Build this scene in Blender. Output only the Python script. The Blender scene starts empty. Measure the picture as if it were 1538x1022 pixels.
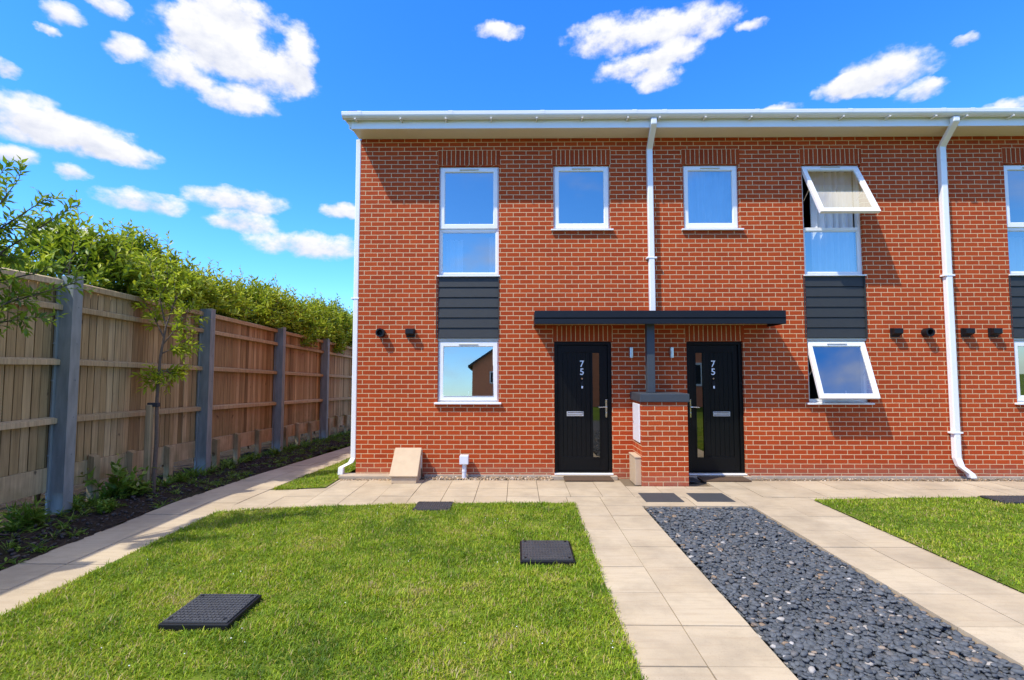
import bpy, math, random
import numpy as np
from mathutils import Vector, noise

rng = np.random.default_rng(7)
random.seed(7)
sc = bpy.context.scene
COL = sc.collection
ORIG = {}                                     # world origin of every object, by name

# ------------------------------------------------------------------ materials
def nmat(name):
    m = bpy.data.materials.new(name); m.use_nodes = True
    nt = m.node_tree; b = nt.nodes['Principled BSDF']
    return m, nt, b
def N(nt, t, **kw):
    n = nt.nodes.new(t)
    for k, v in kw.items(): setattr(n, k, v)
    return n
def L(nt, a, b): nt.links.new(a, b)
def mix(nt, fac, a, b, mode='MIX'):
    n = N(nt, 'ShaderNodeMix', data_type='RGBA', blend_type=mode)
    for s, v in ((n.inputs[0], fac), (n.inputs[6], a), (n.inputs[7], b)):
        if hasattr(v, 'is_output'): L(nt, v, s)
        elif isinstance(v, (int, float)): s.default_value = v
        else: s.default_value = (*v, 1)
    return n.outputs[2]
def ramp(nt, src, stops):
    r = N(nt, 'ShaderNodeValToRGB'); L(nt, src, r.inputs[0])
    e = r.color_ramp.elements
    while len(e) < len(stops): e.new(.5)
    for q, (p, c) in zip(e, stops): q.position = p; q.color = (*c, 1) if not isinstance(c, (int, float)) else (c, c, c, 1)
    return r.outputs[0]
def nz(nt, scale, detail=4, vec=None, rough=.55):
    n = N(nt, 'ShaderNodeTexNoise'); n.inputs['Scale'].default_value = scale
    n.inputs['Detail'].default_value = detail; n.inputs['Roughness'].default_value = rough
    if vec is None: vec = pos(nt)
    L(nt, vec, n.inputs['Vector']); return n.outputs[0]
def pos(nt): return N(nt, 'ShaderNodeNewGeometry').outputs['Position']
def scaled(nt, vec, s):
    n = N(nt, 'ShaderNodeVectorMath', operation='MULTIPLY'); L(nt, vec, n.inputs[0]); n.inputs[1].default_value = s
    return n.outputs[0]
def bump(nt, b, h, strength=.3, dist=.01):
    n = N(nt, 'ShaderNodeBump'); n.inputs['Strength'].default_value = strength; n.inputs['Distance'].default_value = dist
    L(nt, h, n.inputs['Height']); L(nt, n.outputs[0], b.inputs['Normal'])
def attr(nt, name='v'):
    return N(nt, 'ShaderNodeAttribute', attribute_name=name).outputs['Fac']
def plain(name, col, rough=.5, metal=0, var=.12, scale=3, bmp=0, bscale=60, spec=None):
    m, nt, b = nmat(name)
    c = mix(nt, nz(nt, scale), [x * (1 - var) for x in col], [min(1, x * (1 + var)) for x in col])
    L(nt, c, b.inputs['Base Color']); b.inputs['Roughness'].default_value = rough; b.inputs['Metallic'].default_value = metal
    if spec is not None: b.inputs['Specular IOR Level'].default_value = spec
    if bmp: bump(nt, b, nz(nt, bscale), bmp, .004)
    return m

BR1, BR2, MORT = (.44, .062, .010), (.35, .045, .008), (.66, .46, .26)
def brick_mat(name, soldier=False):
    m, nt, b = nmat(name)
    if soldier:
        tc = N(nt, 'ShaderNodeTexCoord').outputs['Object']
        s = N(nt, 'ShaderNodeSeparateXYZ'); L(nt, tc, s.inputs[0])
        cb = N(nt, 'ShaderNodeCombineXYZ'); L(nt, s.outputs[2], cb.inputs[0]); L(nt, s.outputs[0], cb.inputs[1])
    else:
        s = N(nt, 'ShaderNodeSeparateXYZ'); L(nt, pos(nt), s.inputs[0])
        a = N(nt, 'ShaderNodeMath', operation='ADD'); L(nt, s.outputs[0], a.inputs[0]); L(nt, s.outputs[1], a.inputs[1])
        a2 = N(nt, 'ShaderNodeMath', operation='ADD'); L(nt, a.outputs[0], a2.inputs[0]); a2.inputs[1].default_value = 21.5 + .06
        z2 = N(nt, 'ShaderNodeMath', operation='ADD'); L(nt, s.outputs[2], z2.inputs[0]); z2.inputs[1].default_value = 7.5 + .012
        cb = N(nt, 'ShaderNodeCombineXYZ'); L(nt, a2.outputs[0], cb.inputs[0]); L(nt, z2.outputs[0], cb.inputs[1])
    # a little unevenness in the laying
    w = N(nt, 'ShaderNodeVectorMath', operation='MULTIPLY_ADD')
    nn = N(nt, 'ShaderNodeTexNoise'); nn.inputs['Scale'].default_value = 5; L(nt, cb.outputs[0], nn.inputs['Vector'])
    L(nt, nn.outputs['Color'], w.inputs[0]); w.inputs[1].default_value = (.008, .006, 0); L(nt, cb.outputs[0], w.inputs[2])
    t = N(nt, 'ShaderNodeTexBrick'); L(nt, w.outputs[0], t.inputs['Vector'])
    t.offset = 0 if soldier else .5
    t.inputs['Scale'].default_value = 1
    t.inputs['Brick Width'].default_value = .26 if soldier else .215
    t.inputs['Row Height'].default_value = .075
    t.inputs['Mortar Size'].default_value = .0057; t.inputs['Mortar Smooth'].default_value = .25
    t.inputs['Bias'].default_value = -.1
    k = .82 if soldier else 1
    t.inputs['Color1'].default_value = (*[c * k for c in BR1], 1); t.inputs['Color2'].default_value = (*[c * k for c in BR2], 1)
    t.inputs['Mortar'].default_value = (*MORT, 1)
    c = mix(nt, nz(nt, 55, 5), t.outputs['Color'], (1.45, 1.6, 1.6), 'MULTIPLY') if False else t.outputs['Color']
    g = ramp(nt, nz(nt, 70, 5), [(.3, .84), (.7, 1.14)])
    c = mix(nt, 1.0, c, g, 'MULTIPLY')
    big = ramp(nt, nz(nt, 1.1, 3), [(.3, .92), (.72, 1.06)])
    c = mix(nt, 1.0, c, big, 'MULTIPLY')
    # splash dirt on the lowest courses
    sz = N(nt, 'ShaderNodeSeparateXYZ'); L(nt, pos(nt), sz.inputs[0])
    mr = N(nt, 'ShaderNodeMapRange'); L(nt, sz.outputs[2], mr.inputs[0])
    mr.inputs[1].default_value = .02; mr.inputs[2].default_value = .24; mr.inputs[3].default_value = .6; mr.inputs[4].default_value = 0
    mm = N(nt, 'ShaderNodeMath', operation='MULTIPLY'); L(nt, mr.outputs[0], mm.inputs[0]); L(nt, nz(nt, 6, 4), mm.inputs[1])
    c = mix(nt, mm.outputs[0], c, (.30, .22, .16))
    L(nt, c, b.inputs['Base Color']); b.inputs['Roughness'].default_value = .85; b.inputs['Specular IOR Level'].default_value = .25
    inv = N(nt, 'ShaderNodeMath', operation='SUBTRACT'); inv.inputs[0].default_value = 1; L(nt, t.outputs['Fac'], inv.inputs[1])
    h = N(nt, 'ShaderNodeMath', operation='MULTIPLY_ADD'); L(nt, nz(nt, 120, 4), h.inputs[0]); h.inputs[1].default_value = .35; L(nt, inv.outputs[0], h.inputs[2])
    bump(nt, b, h.outputs[0], .55, .006)
    return m

M = {}
M['brick'] = brick_mat('brick'); M['soldier'] = brick_mat('soldier_brick', True)
M['upvc'] = plain('white_upvc', (.83, .82, .80), .28, var=.03, scale=6)
M['soffit'] = plain('soffit_board', (.78, .71, .60), .4, var=.04, scale=4)
M['roof'] = plain('roof_tile', (.16, .05, .035), .8, var=.3, scale=9, bmp=.5, bscale=20)
M['black'] = plain('black_door_paint', (.004, .0045, .005), .38, var=.2, scale=40, spec=.22)
M['blackp'] = plain('black_plastic', (.008, .008, .009), .5, var=.2, scale=30, spec=.3)
M['anth'] = plain('anthracite_metal', (.008, .011, .016), .5, var=.15, scale=8, spec=.3)
M['capm'] = plain('grey_coping_metal', (.045, .055, .065), .5, var=.12, scale=8)
M['clad'] = plain('slate_grey_cladding', (.027, .029, .028), .65, var=.15, scale=10, bmp=.15, bscale=90)
M['steel'] = plain('brushed_steel', (.62, .62, .62), .3, 1, .1, 30)
M['chrome'] = plain('polished_metal', (.75, .72, .66), .22, 1, .1, 30)
M['numw'] = plain('silver_numeral', (.85, .86, .88), .35, 0, .03, 30)
M['darkin'] = plain('dark_gap', (.01, .01, .01), .9, 0, .2, 10)
M['room'] = plain('room_plaster', (.30, .29, .27), .9, var=.1, scale=2)
M['curtain'] = plain('curtain_cloth', (.78, .80, .82), .9, var=.08, scale=8)
M['vent'] = plain('trickle_vent', (.55, .52, .45), .5, var=.05)
M['sand'] = plain('beige_stone', (.50, .38, .25), .8, var=.14, scale=9, bmp=.25, bscale=60)
M['meter'] = plain('white_meter_door', (.72, .73, .76), .4, var=.05, scale=9, bmp=.1, bscale=140)
M['concrete'] = plain('concrete', (.42, .34, .25), .9, var=.25, scale=7, bmp=.4, bscale=50)
M['pipe'] = plain('pale_plastic_pipe', (.66, .68, .74), .4, var=.05, scale=9)
M['gmetal'] = plain('white_letterplate', (.62, .63, .66), .3, .6, .05, 30)
M['housewall'] = plain('far_brick', (.72, .25, .12), .9, var=.25, scale=6)
M['housegrey'] = plain('far_roof', (.06, .06, .07), .8, var=.2, scale=6)

def glass_mat(name, tint=(.86, .9, .92), refl=.5):
    m, nt, b = nmat(name); out = nt.nodes['Material Output']
    tr = N(nt, 'ShaderNodeBsdfTransparent'); tr.inputs[0].default_value = (*tint, 1)
    gl = N(nt, 'ShaderNodeBsdfGlossy'); gl.inputs['Roughness'].default_value = .0; gl.inputs['Color'].default_value = (.90, .86, .75, 1)
    bp = N(nt, 'ShaderNodeBump'); bp.inputs['Strength'].default_value = .02; bp.inputs['Distance'].default_value = .01
    L(nt, nz(nt, 2.2, 1), bp.inputs['Height']); L(nt, bp.outputs[0], gl.inputs['Normal'])
    fr = N(nt, 'ShaderNodeFresnel'); fr.inputs[0].default_value = 1.5
    a = N(nt, 'ShaderNodeMath', operation='ADD', use_clamp=True); L(nt, fr.outputs[0], a.inputs[0]); a.inputs[1].default_value = refl
    mx = N(nt, 'ShaderNodeMixShader'); L(nt, a.outputs[0], mx.inputs[0]); L(nt, tr.outputs[0], mx.inputs[1]); L(nt, gl.outputs[0], mx.inputs[2])
    L(nt, mx.outputs[0], out.inputs[0]); return m
M['glass'] = glass_mat('window_glass', refl=.42)
M['doorglass'] = glass_mat('door_glass', (.20, .18, .17), .22)

def slab_mat():
    m, nt, b = nmat('sandstone_slab')
    c = ramp(nt, attr(nt), [(0, (.425, .338, .225)), (.5, (.475, .385, .26)), (1, (.525, .435, .30))])
    c = mix(nt, ramp(nt, nz(nt, 3.1, 5, rough=.6), [(.35, 0.), (.75, .55)]), c, (.46, .385, .285))
    c = mix(nt, ramp(nt, nz(nt, 1.7, 6, rough=.65), [(.44, 0.), (.72, .75)]), c, (.29, .235, .165))
    st = nz(nt, 1, 5, scaled(nt, pos(nt), (3, 26, 1)))
    c = mix(nt, ramp(nt, st, [(.48, 0.), (.75, .45)]), c, (.33, .245, .16))
    sp = ramp(nt, nz(nt, 160, 2), [(.62, 0.), (.72, .6)])
    c = mix(nt, sp, c, (.22, .16, .11))
    L(nt, c, b.inputs['Base Color']); b.inputs['Roughness'].default_value = .82; b.inputs['Specular IOR Level'].default_value = .3
    bump(nt, b, nz(nt, 45, 6), .25, .006); return m
M['slab'] = slab_mat()

def lawn_mat():
    m, nt, b = nmat('lawn_soil')
    c = ramp(nt, nz(nt, 14, 6), [(.25, (.05, .075, .010)), (.52, (.12, .17, .018)), (.75, (.20, .16, .06))])
    L(nt, c, b.inputs['Base Color']); b.inputs['Roughness'].default_value = 1; b.inputs['Specular IOR Level'].default_value = .05
    bump(nt, b, nz(nt, 40, 5), .8, .02); return m
M['lawn'] = lawn_mat()
def far_ground():
    m, nt, b = nmat('rough_grass_ground')
    c = ramp(nt, nz(nt, .6, 8), [(.3, (.05, .075, .012)), (.6, (.09, .14, .018)), (.85, (.13, .13, .04))])
    L(nt, c, b.inputs['Base Color']); b.inputs['Roughness'].default_value = 1; b.inputs['Specular IOR Level'].default_value = .05
    return m
M['ground'] = far_ground()

def leaf_mat(name, stops, trans=.35, tcol=(.30, .42, .03), rough=.45):
    m, nt, b = nmat(name); out = nt.nodes['Material Output']
    c = ramp(nt, attr(nt), stops)
    L(nt, c, b.inputs['Base Color']); b.inputs['Roughness'].default_value = rough; b.inputs['Specular IOR Level'].default_value = .35
    t = N(nt, 'ShaderNodeBsdfTranslucent'); L(nt, mix(nt, .5, c, tcol), t.inputs[0])
    mx = N(nt, 'ShaderNodeMixShader'); mx.inputs[0].default_value = trans
    L(nt, b.outputs[0], mx.inputs[1]); L(nt, t.outputs[0], mx.inputs[2]); L(nt, mx.outputs[0], out.inputs[0]); return m
M['grass'] = leaf_mat('grass_blade', [(0, (.065, .135, .006)), (.42, (.205, .33, .008)), (.66, (.36, .46, .013)), (.80, (.48, .46, .045)), (.92, (.42, .31, .12)), (1, (.46, .36, .18))], .35, (.32, .45, .02), .55)
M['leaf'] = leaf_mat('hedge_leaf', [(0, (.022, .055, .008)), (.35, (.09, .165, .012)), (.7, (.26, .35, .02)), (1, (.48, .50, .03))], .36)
M['treeleaf'] = leaf_mat('tree_leaf', [(0, (.05, .11, .012)), (.5, (.14, .23, .016)), (1, (.30, .38, .025))], .4)
M['sapleaf'] = leaf_mat('sapling_leaf', [(0, (.16, .24, .012)), (.5, (.33, .41, .02)), (1, (.50, .52, .035))], .45)
M['weed'] = leaf_mat('weed_leaf', [(0, (.05, .11, .014)), (.6, (.13, .23, .02)), (.9, (.22, .30, .04)), (1, (.34, .28, .1))], .25)
M['twig'] = plain('twig_bark', (.085, .065, .04), .9, var=.35, scale=25, bmp=.5, bscale=60)
M['bark'] = plain('sapling_bark', (.12, .09, .065), .9, var=.4, scale=30, bmp=.6, bscale=50)
M['petal'] = plain('white_petal', (.8, .8, .76), .7)

def soil_mat():
    m, nt, b = nmat('dark_soil')
    c = ramp(nt, nz(nt, 22, 7, rough=.65), [(.25, (.014, .010, .008)), (.5, (.040, .029, .021)), (.72, (.075, .055, .040)), (.85, (.17, .13, .095))])
    c = mix(nt, ramp(nt, nz(nt, 2.5, 4), [(.5, 0.), (.75, .45)]), c, (.030, .042, .010))
    L(nt, c, b.inputs['Base Color']); b.inputs['Roughness'].default_value = 1; b.inputs['Specular IOR Level'].default_value = .1
    bump(nt, b, nz(nt, 60, 6), 1, .02); return m
M['soil'] = soil_mat()
def pebble_mat(name, stops, rough=.68):
    m, nt, b = nmat(name)
    c = ramp(nt, attr(nt), stops)
    c = mix(nt, ramp(nt, nz(nt, 30, 5), [(.35, 0.), (.8, .35)]), c, (.17, .17, .175))
    L(nt, c, b.inputs['Base Color']); b.inputs['Roughness'].default_value = rough; b.inputs['Specular IOR Level'].default_value = .35
    bump(nt, b, nz(nt, 150, 4), .2, .003); return m
M['pebble'] = pebble_mat('slate_pebble', [(0, (.046, .054, .062)), (.5, (.068, .079, .090)), (.86, (.098, .110, .122)), (.945, (.13, .115, .10)), (.968, (.26, .17, .095)), (.992, (.34, .31, .27)), (1, (.5, .48, .45))])
M['stones'] = pebble_mat('mixed_gravel', [(0, (.17, .12, .075)), (.4, (.34, .24, .14)), (.7, (.46, .29, .15)), (1, (.6, .53, .42))], .8)
def wood_mat(name, a, b_, c_):
    m, nt, b = nmat(name)
    st = nz(nt, 1, 6, scaled(nt, pos(nt), (38, 38, 1.6)), .6)
    c = ramp(nt, attr(nt), [(0, a), (.5, b_), (1, c_)])
    c = mix(nt, 1, c, ramp(nt, st, [(.3, .66), (.7, 1.2)]), 'MULTIPLY')
    kn = ramp(nt, nz(nt, 9, 2, scaled(nt, pos(nt), (1, 1, .6))), [(.70, 0.), (.76, .75)])
    c = mix(nt, kn, c, (.05, .03, .02))
    sz = N(nt, 'ShaderNodeSeparateXYZ'); L(nt, pos(nt), sz.inputs[0])
    mr = N(nt, 'ShaderNodeMapRange'); L(nt, sz.outputs[2], mr.inputs[0])
    mr.inputs[1].default_value = -.3; mr.inputs[2].default_value = 1.0; mr.inputs[3].default_value = .75; mr.inputs[4].default_value = 0
    mm = N(nt, 'ShaderNodeMath', operation='MULTIPLY'); L(nt, mr.outputs[0], mm.inputs[0]); L(nt, ramp(nt, nz(nt, 4, 5), [(.4, 0.), (.65, 1.)]), mm.inputs[1])
    c = mix(nt, mm.outputs[0], c, (.10, .105, .03))
    L(nt, c, b.inputs['Base Color']); b.inputs['Roughness'].default_value = .85; b.inputs['Specular IOR Level'].default_value = .2
    bump(nt, b, st, .35, .004); return m
M['wood'] = wood_mat('weathered_board', (.20, .14, .065), (.36, .258, .125), (.50, .38, .205))
M['rail'] = wood_mat('weathered_rail', (.33, .25, .135), (.43, .33, .185), (.53, .42, .255))
def steelpost():
    m, nt, b = nmat('blue_grey_steel')
    c = ramp(nt, nz(nt, 1, 5, scaled(nt, pos(nt), (14, 14, 3))), [(.3, (.16, .19, .185)), (.7, (.25, .285, .275))])
    c = mix(nt, ramp(nt, nz(nt, 14, 5), [(.62, 0.), (.75, .55)]), c, (.24, .26, .27))
    L(nt, c, b.inputs['Base Color']); b.inputs['Roughness'].default_value = .65
    bump(nt, b, nz(nt, 50), .15, .004); return m
M['post'] = steelpost()
def cover_mat():
    m, nt, b = nmat('ribbed_black_plastic')
    L(nt, mix(nt, nz(nt, 12, 5), (.036, .037, .040), (.085, .086, .090)), b.inputs['Base Color']); b.inputs['Roughness'].default_value = .5
    w = N(nt, 'ShaderNodeTexBrick'); w.inputs['Scale'].default_value = 1; w.inputs['Brick Width'].default_value = .03; w.inputs['Row Height'].default_value = .018
    w.inputs['Mortar Size'].default_value = .003; w.inputs['Mortar Smooth'].default_value = .6
    L(nt, pos(nt), w.inputs['Vector']); bump(nt, b, w.outputs['Fac'], .9, .006); return m
M['cover'] = cover_mat()
def mat_mat():
    m, nt, b = nmat('coir_mat')
    L(nt, ramp(nt, nz(nt, 160, 4), [(.3, (.05, .028, .015)), (.7, (.14, .088, .05))]), b.inputs['Base Color']); b.inputs['Roughness'].default_value = 1
    bump(nt, b, nz(nt, 220), .8, .006); return m
M['coir'] = mat_mat()
M['rubber'] = plain('dark_rubber', (.03, .032, .036), .85, var=.3, scale=30, bmp=.5, bscale=120)
M['plate'] = plain('slate_plate', (.045, .048, .052), .7, var=.2, scale=14, bmp=.3, bscale=90)

# ------------------------------------------------------------------ mesh helpers
class MB:
    def __init__(s): s.v = []; s.f = []; s.a = []; s.val = .5
    def face(s, pts):
        i = len(s.v); s.v += [tuple(p) for p in pts]; s.f.append(tuple(range(i, i + len(pts)))); s.a.append(s.val)
    def hexa(s, p):                       # 8 corners: bottom 4 ccw from above, top 4
        i = len(s.v); s.v += [tuple(q) for q in p]
        for q in ((3, 2, 1, 0), (4, 5, 6, 7), (0, 1, 5, 4), (1, 2, 6, 5), (2, 3, 7, 6), (3, 0, 4, 7)):
            s.f.append(tuple(i + k for k in q)); s.a.append(s.val)
    def box(s, x0, x1, y0, y1, z0, z1):
        s.hexa([(x0, y0, z0), (x1, y0, z0), (x1, y1, z0), (x0, y1, z0), (x0, y0, z1), (x1, y0, z1), (x1, y1, z1), (x0, y1, z1)])
    def ring_xz(s, x0, x1, y0, y1, z0, z1, w, wb=None, wt=None):      # rectangular frame facing -y
        wb = wb or w; wt = wt or w
        o = [(x0, z0), (x1, z0), (x1, z1), (x0, z1)]; n = [(x0 + w, z0 + wb), (x1 - w, z0 + wb), (x1 - w, z1 - wt), (x0 + w, z1 - wt)]
        i = len(s.v)
        for y in (y0, y1):
            s.v += [(a, y, b) for a, b in o] + [(a, y, b) for a, b in n]
        for k in range(4):
            j = (k + 1) % 4
            for q in ((k, j, 4 + j, 4 + k), (8 + j, 8 + k, 12 + k, 12 + j), (j, k, 8 + k, 8 + j), (4 + k, 4 + j, 12 + j, 12 + k)):
                s.f.append(tuple(i + t for t in q)); s.a.append(s.val)
    def tube(s, path, r, n=8, caps=True):
        P = [Vector(p) for p in path]; R = r if isinstance(r, (list, tuple)) else [r] * len(P)
        i0 = len(s.v); up = None
        for k, p in enumerate(P):
            d = (P[min(k + 1, len(P) - 1)] - P[max(k - 1, 0)]).normalized()
            a = d.orthogonal().normalized() if up is None else (up - d * up.dot(d)).normalized()
            up = a; b = d.cross(a)
            for t in range(n):
                th = 2 * math.pi * t / n
                s.v.append(tuple(p + a * (R[k] * math.cos(th)) + b * (R[k] * math.sin(th))))
        for k in range(len(P) - 1):
            for t in range(n):
                q = (t + 1) % n
                s.f.append((i0 + k * n + t, i0 + k * n + q, i0 + (k + 1) * n + q, i0 + (k + 1) * n + t)); s.a.append(s.val)
        if caps:
            s.f.append(tuple(i0 + t for t in reversed(range(n)))); s.a.append(s.val)
            e = i0 + (len(P) - 1) * n; s.f.append(tuple(e + t for t in range(n))); s.a.append(s.val)
    def sqtube(s, path, w, d):            # rectangular pipe, w across x, d across y, path in planes of x
        n = len(path); i = len(s.v)
        for (x, y, z) in path: s.v += [(x - w / 2, y - d / 2, z), (x + w / 2, y - d / 2, z), (x + w / 2, y + d / 2, z), (x - w / 2, y + d / 2, z)]
        for k in range(n - 1):
            for t in range(4):
                q = (t + 1) % 4
                s.f.append((i + k * 4 + q, i + k * 4 + t, i + (k + 1) * 4 + t, i + (k + 1) * 4 + q)); s.a.append(s.val)
        s.f.append((i, i + 1, i + 2, i + 3)); s.a.append(s.val)
        e = i + (n - 1) * 4; s.f.append((e + 3, e + 2, e + 1, e)); s.a.append(s.val)
    def np(s): return np.array(s.v, float), s.f, s.a

def place(o, parent, origin):
    ORIG[o.name] = Vector(origin)
    if parent is not None:
        o.parent = parent; o.location = Vector(origin) - ORIG[parent.name]
    else: o.location = origin
def obj(name, mb, mat, parent=None, origin=None, bevel=0, smooth=False, tri_fix=False):
    origin = origin if origin is not None else (ORIG[parent.name] if parent is not None else (0, 0, 0))
    me = bpy.data.meshes.new(name); o3 = Vector(origin)
    me.from_pydata([Vector(v) - o3 for v in mb.v], [], mb.f); me.update()
    a = me.attributes.new('v', 'FLOAT', 'FACE'); a.data.foreach_set('value', mb.a)
    me.materials.append(mat)
    if smooth: me.polygons.foreach_set('use_smooth', [True] * len(me.polygons))
    o = bpy.data.objects.new(name, me); COL.objects.link(o); place(o, parent, origin)
    if bevel:
        b = o.modifiers.new('bevel', 'BEVEL'); b.width = bevel; b.segments = 2; b.limit_method = 'ANGLE'
    return o
def npobj(name, V, F, A, mat, parent=None, origin=(0, 0, 0), smooth=False):
    k = F.shape[1]; me = bpy.data.meshes.new(name)
    V = V - np.array(origin)
    me.vertices.add(len(V)); me.vertices.foreach_set('co', V.astype(np.float32).ravel())
    me.loops.add(F.size); me.loops.foreach_set('vertex_index', F.astype(np.int32).ravel())
    me.polygons.add(len(F)); me.polygons.foreach_set('loop_start', np.arange(0, F.size, k, dtype=np.int32))
    me.update(calc_edges=True)
    a = me.attributes.new('v', 'FLOAT', 'FACE'); a.data.foreach_set('value', A.astype(np.float32))
    if smooth: me.polygons.foreach_set('use_smooth', np.ones(len(F), bool))
    me.materials.append(mat)
    o = bpy.data.objects.new(name, me); COL.objects.link(o); place(o, parent, origin)
    return o
def thing(name, label, cat, loc=(0, 0, 0), group=None):
    o = bpy.data.objects.new(name, None); COL.objects.link(o); o.location = loc; ORIG[o.name] = Vector(loc)
    o.empty_display_size = .2
    return tag(o, label, cat, group)
def tag(o, label, cat, group=None):
    o['label'] = label; o['category'] = cat
    if group: o['group'] = group
    return o
def struct(o): o['kind'] = 'structure'; return o
def stuff(o, label, cat): o['kind'] = 'stuff'; return tag(o, label, cat)

def sst(a, b, x):
    t = np.clip((x - a) / (b - a), 0, 1); return t * t * (3 - 2 * t)
def gz(x, y):                              # the strip beside the house falls away gently
    return -.038 * np.clip(np.asarray(y, float) + 1.5, 0, 14) * sst(-2.75, -3.5, np.asarray(x, float))

# ------------------------------------------------------------------ leaves
def leaves(P, D, Nn, Ln, Wd, val, droop=.15):
    """folded pointed leaves: base points P, directions D, up vectors Nn"""
    D = D / np.linalg.norm(D, axis=1, keepdims=True)
    S = np.cross(D, Nn); S /= np.linalg.norm(S, axis=1, keepdims=True) + 1e-9
    U = np.cross(S, D)
    Ln = Ln[:, None]; Wd = Wd[:, None]
    b = P; m = P + D * Ln * .5 + U * (-.06 * Ln); l = P + D * Ln * .45 - S * Wd * .5 + U * Wd * .18; r = P + D * Ln * .45 + S * Wd * .5 + U * Wd * .18
    t = P + D * Ln - U * Ln * droop
    n = len(P); V = np.stack([b, l, m, r, t], 1).reshape(-1, 3)
    base = (np.arange(n) * 5)[:, None]
    F = np.concatenate([base + np.array([[0, 2, 1]]), base + np.array([[0, 3, 2]]), base + np.array([[1, 2, 4]]), base + np.array([[2, 3, 4]])], 1).reshape(-1, 3)
    return V, F, np.repeat(val, 4)
def unit(n):
    d = rng.normal(size=(n, 3)); return d / np.linalg.norm(d, axis=1, keepdims=True)
def sprigs(starts, dirs, lens, nleaf, Ll, Lw, v0=.35, v1=.95, curve=.35, jit=.5, gravity=0.0):
    """stems with alternating leaves; returns leaf arrays and stem list"""
    Ps, Ds, Ns, LL, WW, VV, stems = [], [], [], [], [], [], []
    for p, d, ln in zip(starts, dirs, lens):
        d = d / np.linalg.norm(d)
        bend = np.array([rng.normal(0, .25), rng.normal(0, .25), curve - gravity])
        k = nleaf; path = []
        for i in range(k + 1):
            t = i / k; q = p + d * ln * t + bend * ln * t * t * .5; path.append(q)
        stems.append(path)
        side0 = rng.uniform(0, 6.28)
        for i in range(1, k + 1):
            t = i / k; tan = d + bend * t; tan /= np.linalg.norm(tan)
            o = np.cross(tan, [0, 0, 1.0]); o /= np.linalg.norm(o) + 1e-9; o2 = np.cross(tan, o)
            an = side0 + i * 2.4
            out = o * math.cos(an) + o2 * math.sin(an)
            dd = tan * .75 + out * .8 + rng.normal(0, jit * .35, 3)
            Ps.append(path[i]); Ds.append(dd)
            Ns.append(np.array([0, 0, 1.0]) + rng.normal(0, .45, 3))
            sc_ = (.65 + .5 * math.sin(math.pi * min(1, t * .85 + .1))) * rng.uniform(.75, 1.2)
            LL.append(Ll * sc_); WW.append(Lw * sc_)
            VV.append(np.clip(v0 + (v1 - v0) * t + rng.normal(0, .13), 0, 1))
    return [np.array(a) for a in (Ps, Ds, Ns, LL, WW, VV)], stems
def twigs(stems, r=.004):
    mb = MB()
    for s in stems: mb.tube([s[0], s[len(s) // 2], s[-1]], [r, r * .75, r * .35], 4, False)
    return mb

# ------------------------------------------------------------------ the setting
def sheet(name, xs, ys, mat, dz, rough=0.0):
    X, Y = np.meshgrid(xs, ys); Z = gz(X, Y) + dz
    if rough: Z = Z + np.vectorize(lambda a, b: rough * (noise.noise((a * 5, b * 5, 0)) + .6 * noise.noise((a * 14, b * 14, 3))))(X, Y)
    nx, ny = len(xs), len(ys); V = np.stack([X, Y, Z], -1).reshape(-1, 3)
    i = (np.arange(ny - 1)[:, None] * nx + np.arange(nx - 1)[None, :]).ravel()
    F = np.stack([i, i + 1, i + nx + 1, i + nx], 1)
    return npobj(name, V, F, np.full(len(F), .5), mat, smooth=True)
gxs = [-160, -60, -25, -12, -8, -6, -5, -4.4, -3.9, -3.5, -3.2, -2.95, -2.75, 0, 4, 8, 15, 40, 160]
gys = [-160, -80, -40, -20, -10, -6, -3, -1.5, -1, 0, 2, 4, 7, 10, 12.5, 14, 25, 60, 160]
struct(sheet('ground', gxs, gys, M['ground'], -.075))

def poly_sheet(name, edge, mat, z, step=.12, rough=.012):
    """a filled polygon triangulated on a fine grid clipped by bmesh-free point test"""
    E_ = np.array(edge, float)
    mb = MB()
    mb.face([(x, y, float(gz(x, y)) + z) for x, y in edge])
    return obj(name, mb, mat)
LAWN = [(-3.63, -9), (.69, -9), (.70, -4.5), (.735, -1.60), (-.2, -1.61), (-1.3, -1.66), (-2.4, -1.78), (-3.2, -1.92), (-3.63, -2.06)]
LAWN2 = [(3.93, -9), (12, -9), (12, -1.22), (6.8, -1.24), (5.2, -1.30), (3.92, -1.40)]
LAWN3 = [(-3.55, -.82), (-2.95, -.76), (-2.82, -.3), (-2.80, 2), (-2.76, 9), (-3.5, 9), (-3.5, 2.5)]
mb = MB()
for E_ in (LAWN, LAWN2):
    mb.face([(x, y, .012) for x, y in E_])
ys3 = np.linspace(-.8, 9, 20)
for a, b in zip(ys3[:-1], ys3[1:]):
    mb.face([(-3.5, a, float(gz(-3.5, a)) + .012), (-2.80, a, .012 + float(gz(-2.8, a))), (-2.80, b, .012 + float(gz(-2.8, b))), (-3.5, b, float(gz(-3.5, b)) + .012)])
struct(obj('lawn', mb, M['lawn']))

def inside(poly, x, y):
    r = np.zeros(len(x), bool); j = len(poly) - 1
    for i in range(len(poly)):
        xi, yi = poly[i]; xj, yj = poly[j]
        c = ((yi > y) != (yj > y)) & (x < (xj - xi) * (y - yi) / (yj - yi + 1e-12) + xi)
        r ^= c; j = i
    return r
def fbm(x, y, s, seed=0):
    return np.array([noise.fractal((a * s, b * s, seed), 1.0, 2.0, 3) for a, b in zip(x, y)])

COVERS = [(-2.38, -1.912, -4.732, -4.295), (.025, .515, -3.62, -3.10), (-1.29, -.81, -1.98, -1.59), (6.22, 7.15, -1.60, -1.24)]
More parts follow.
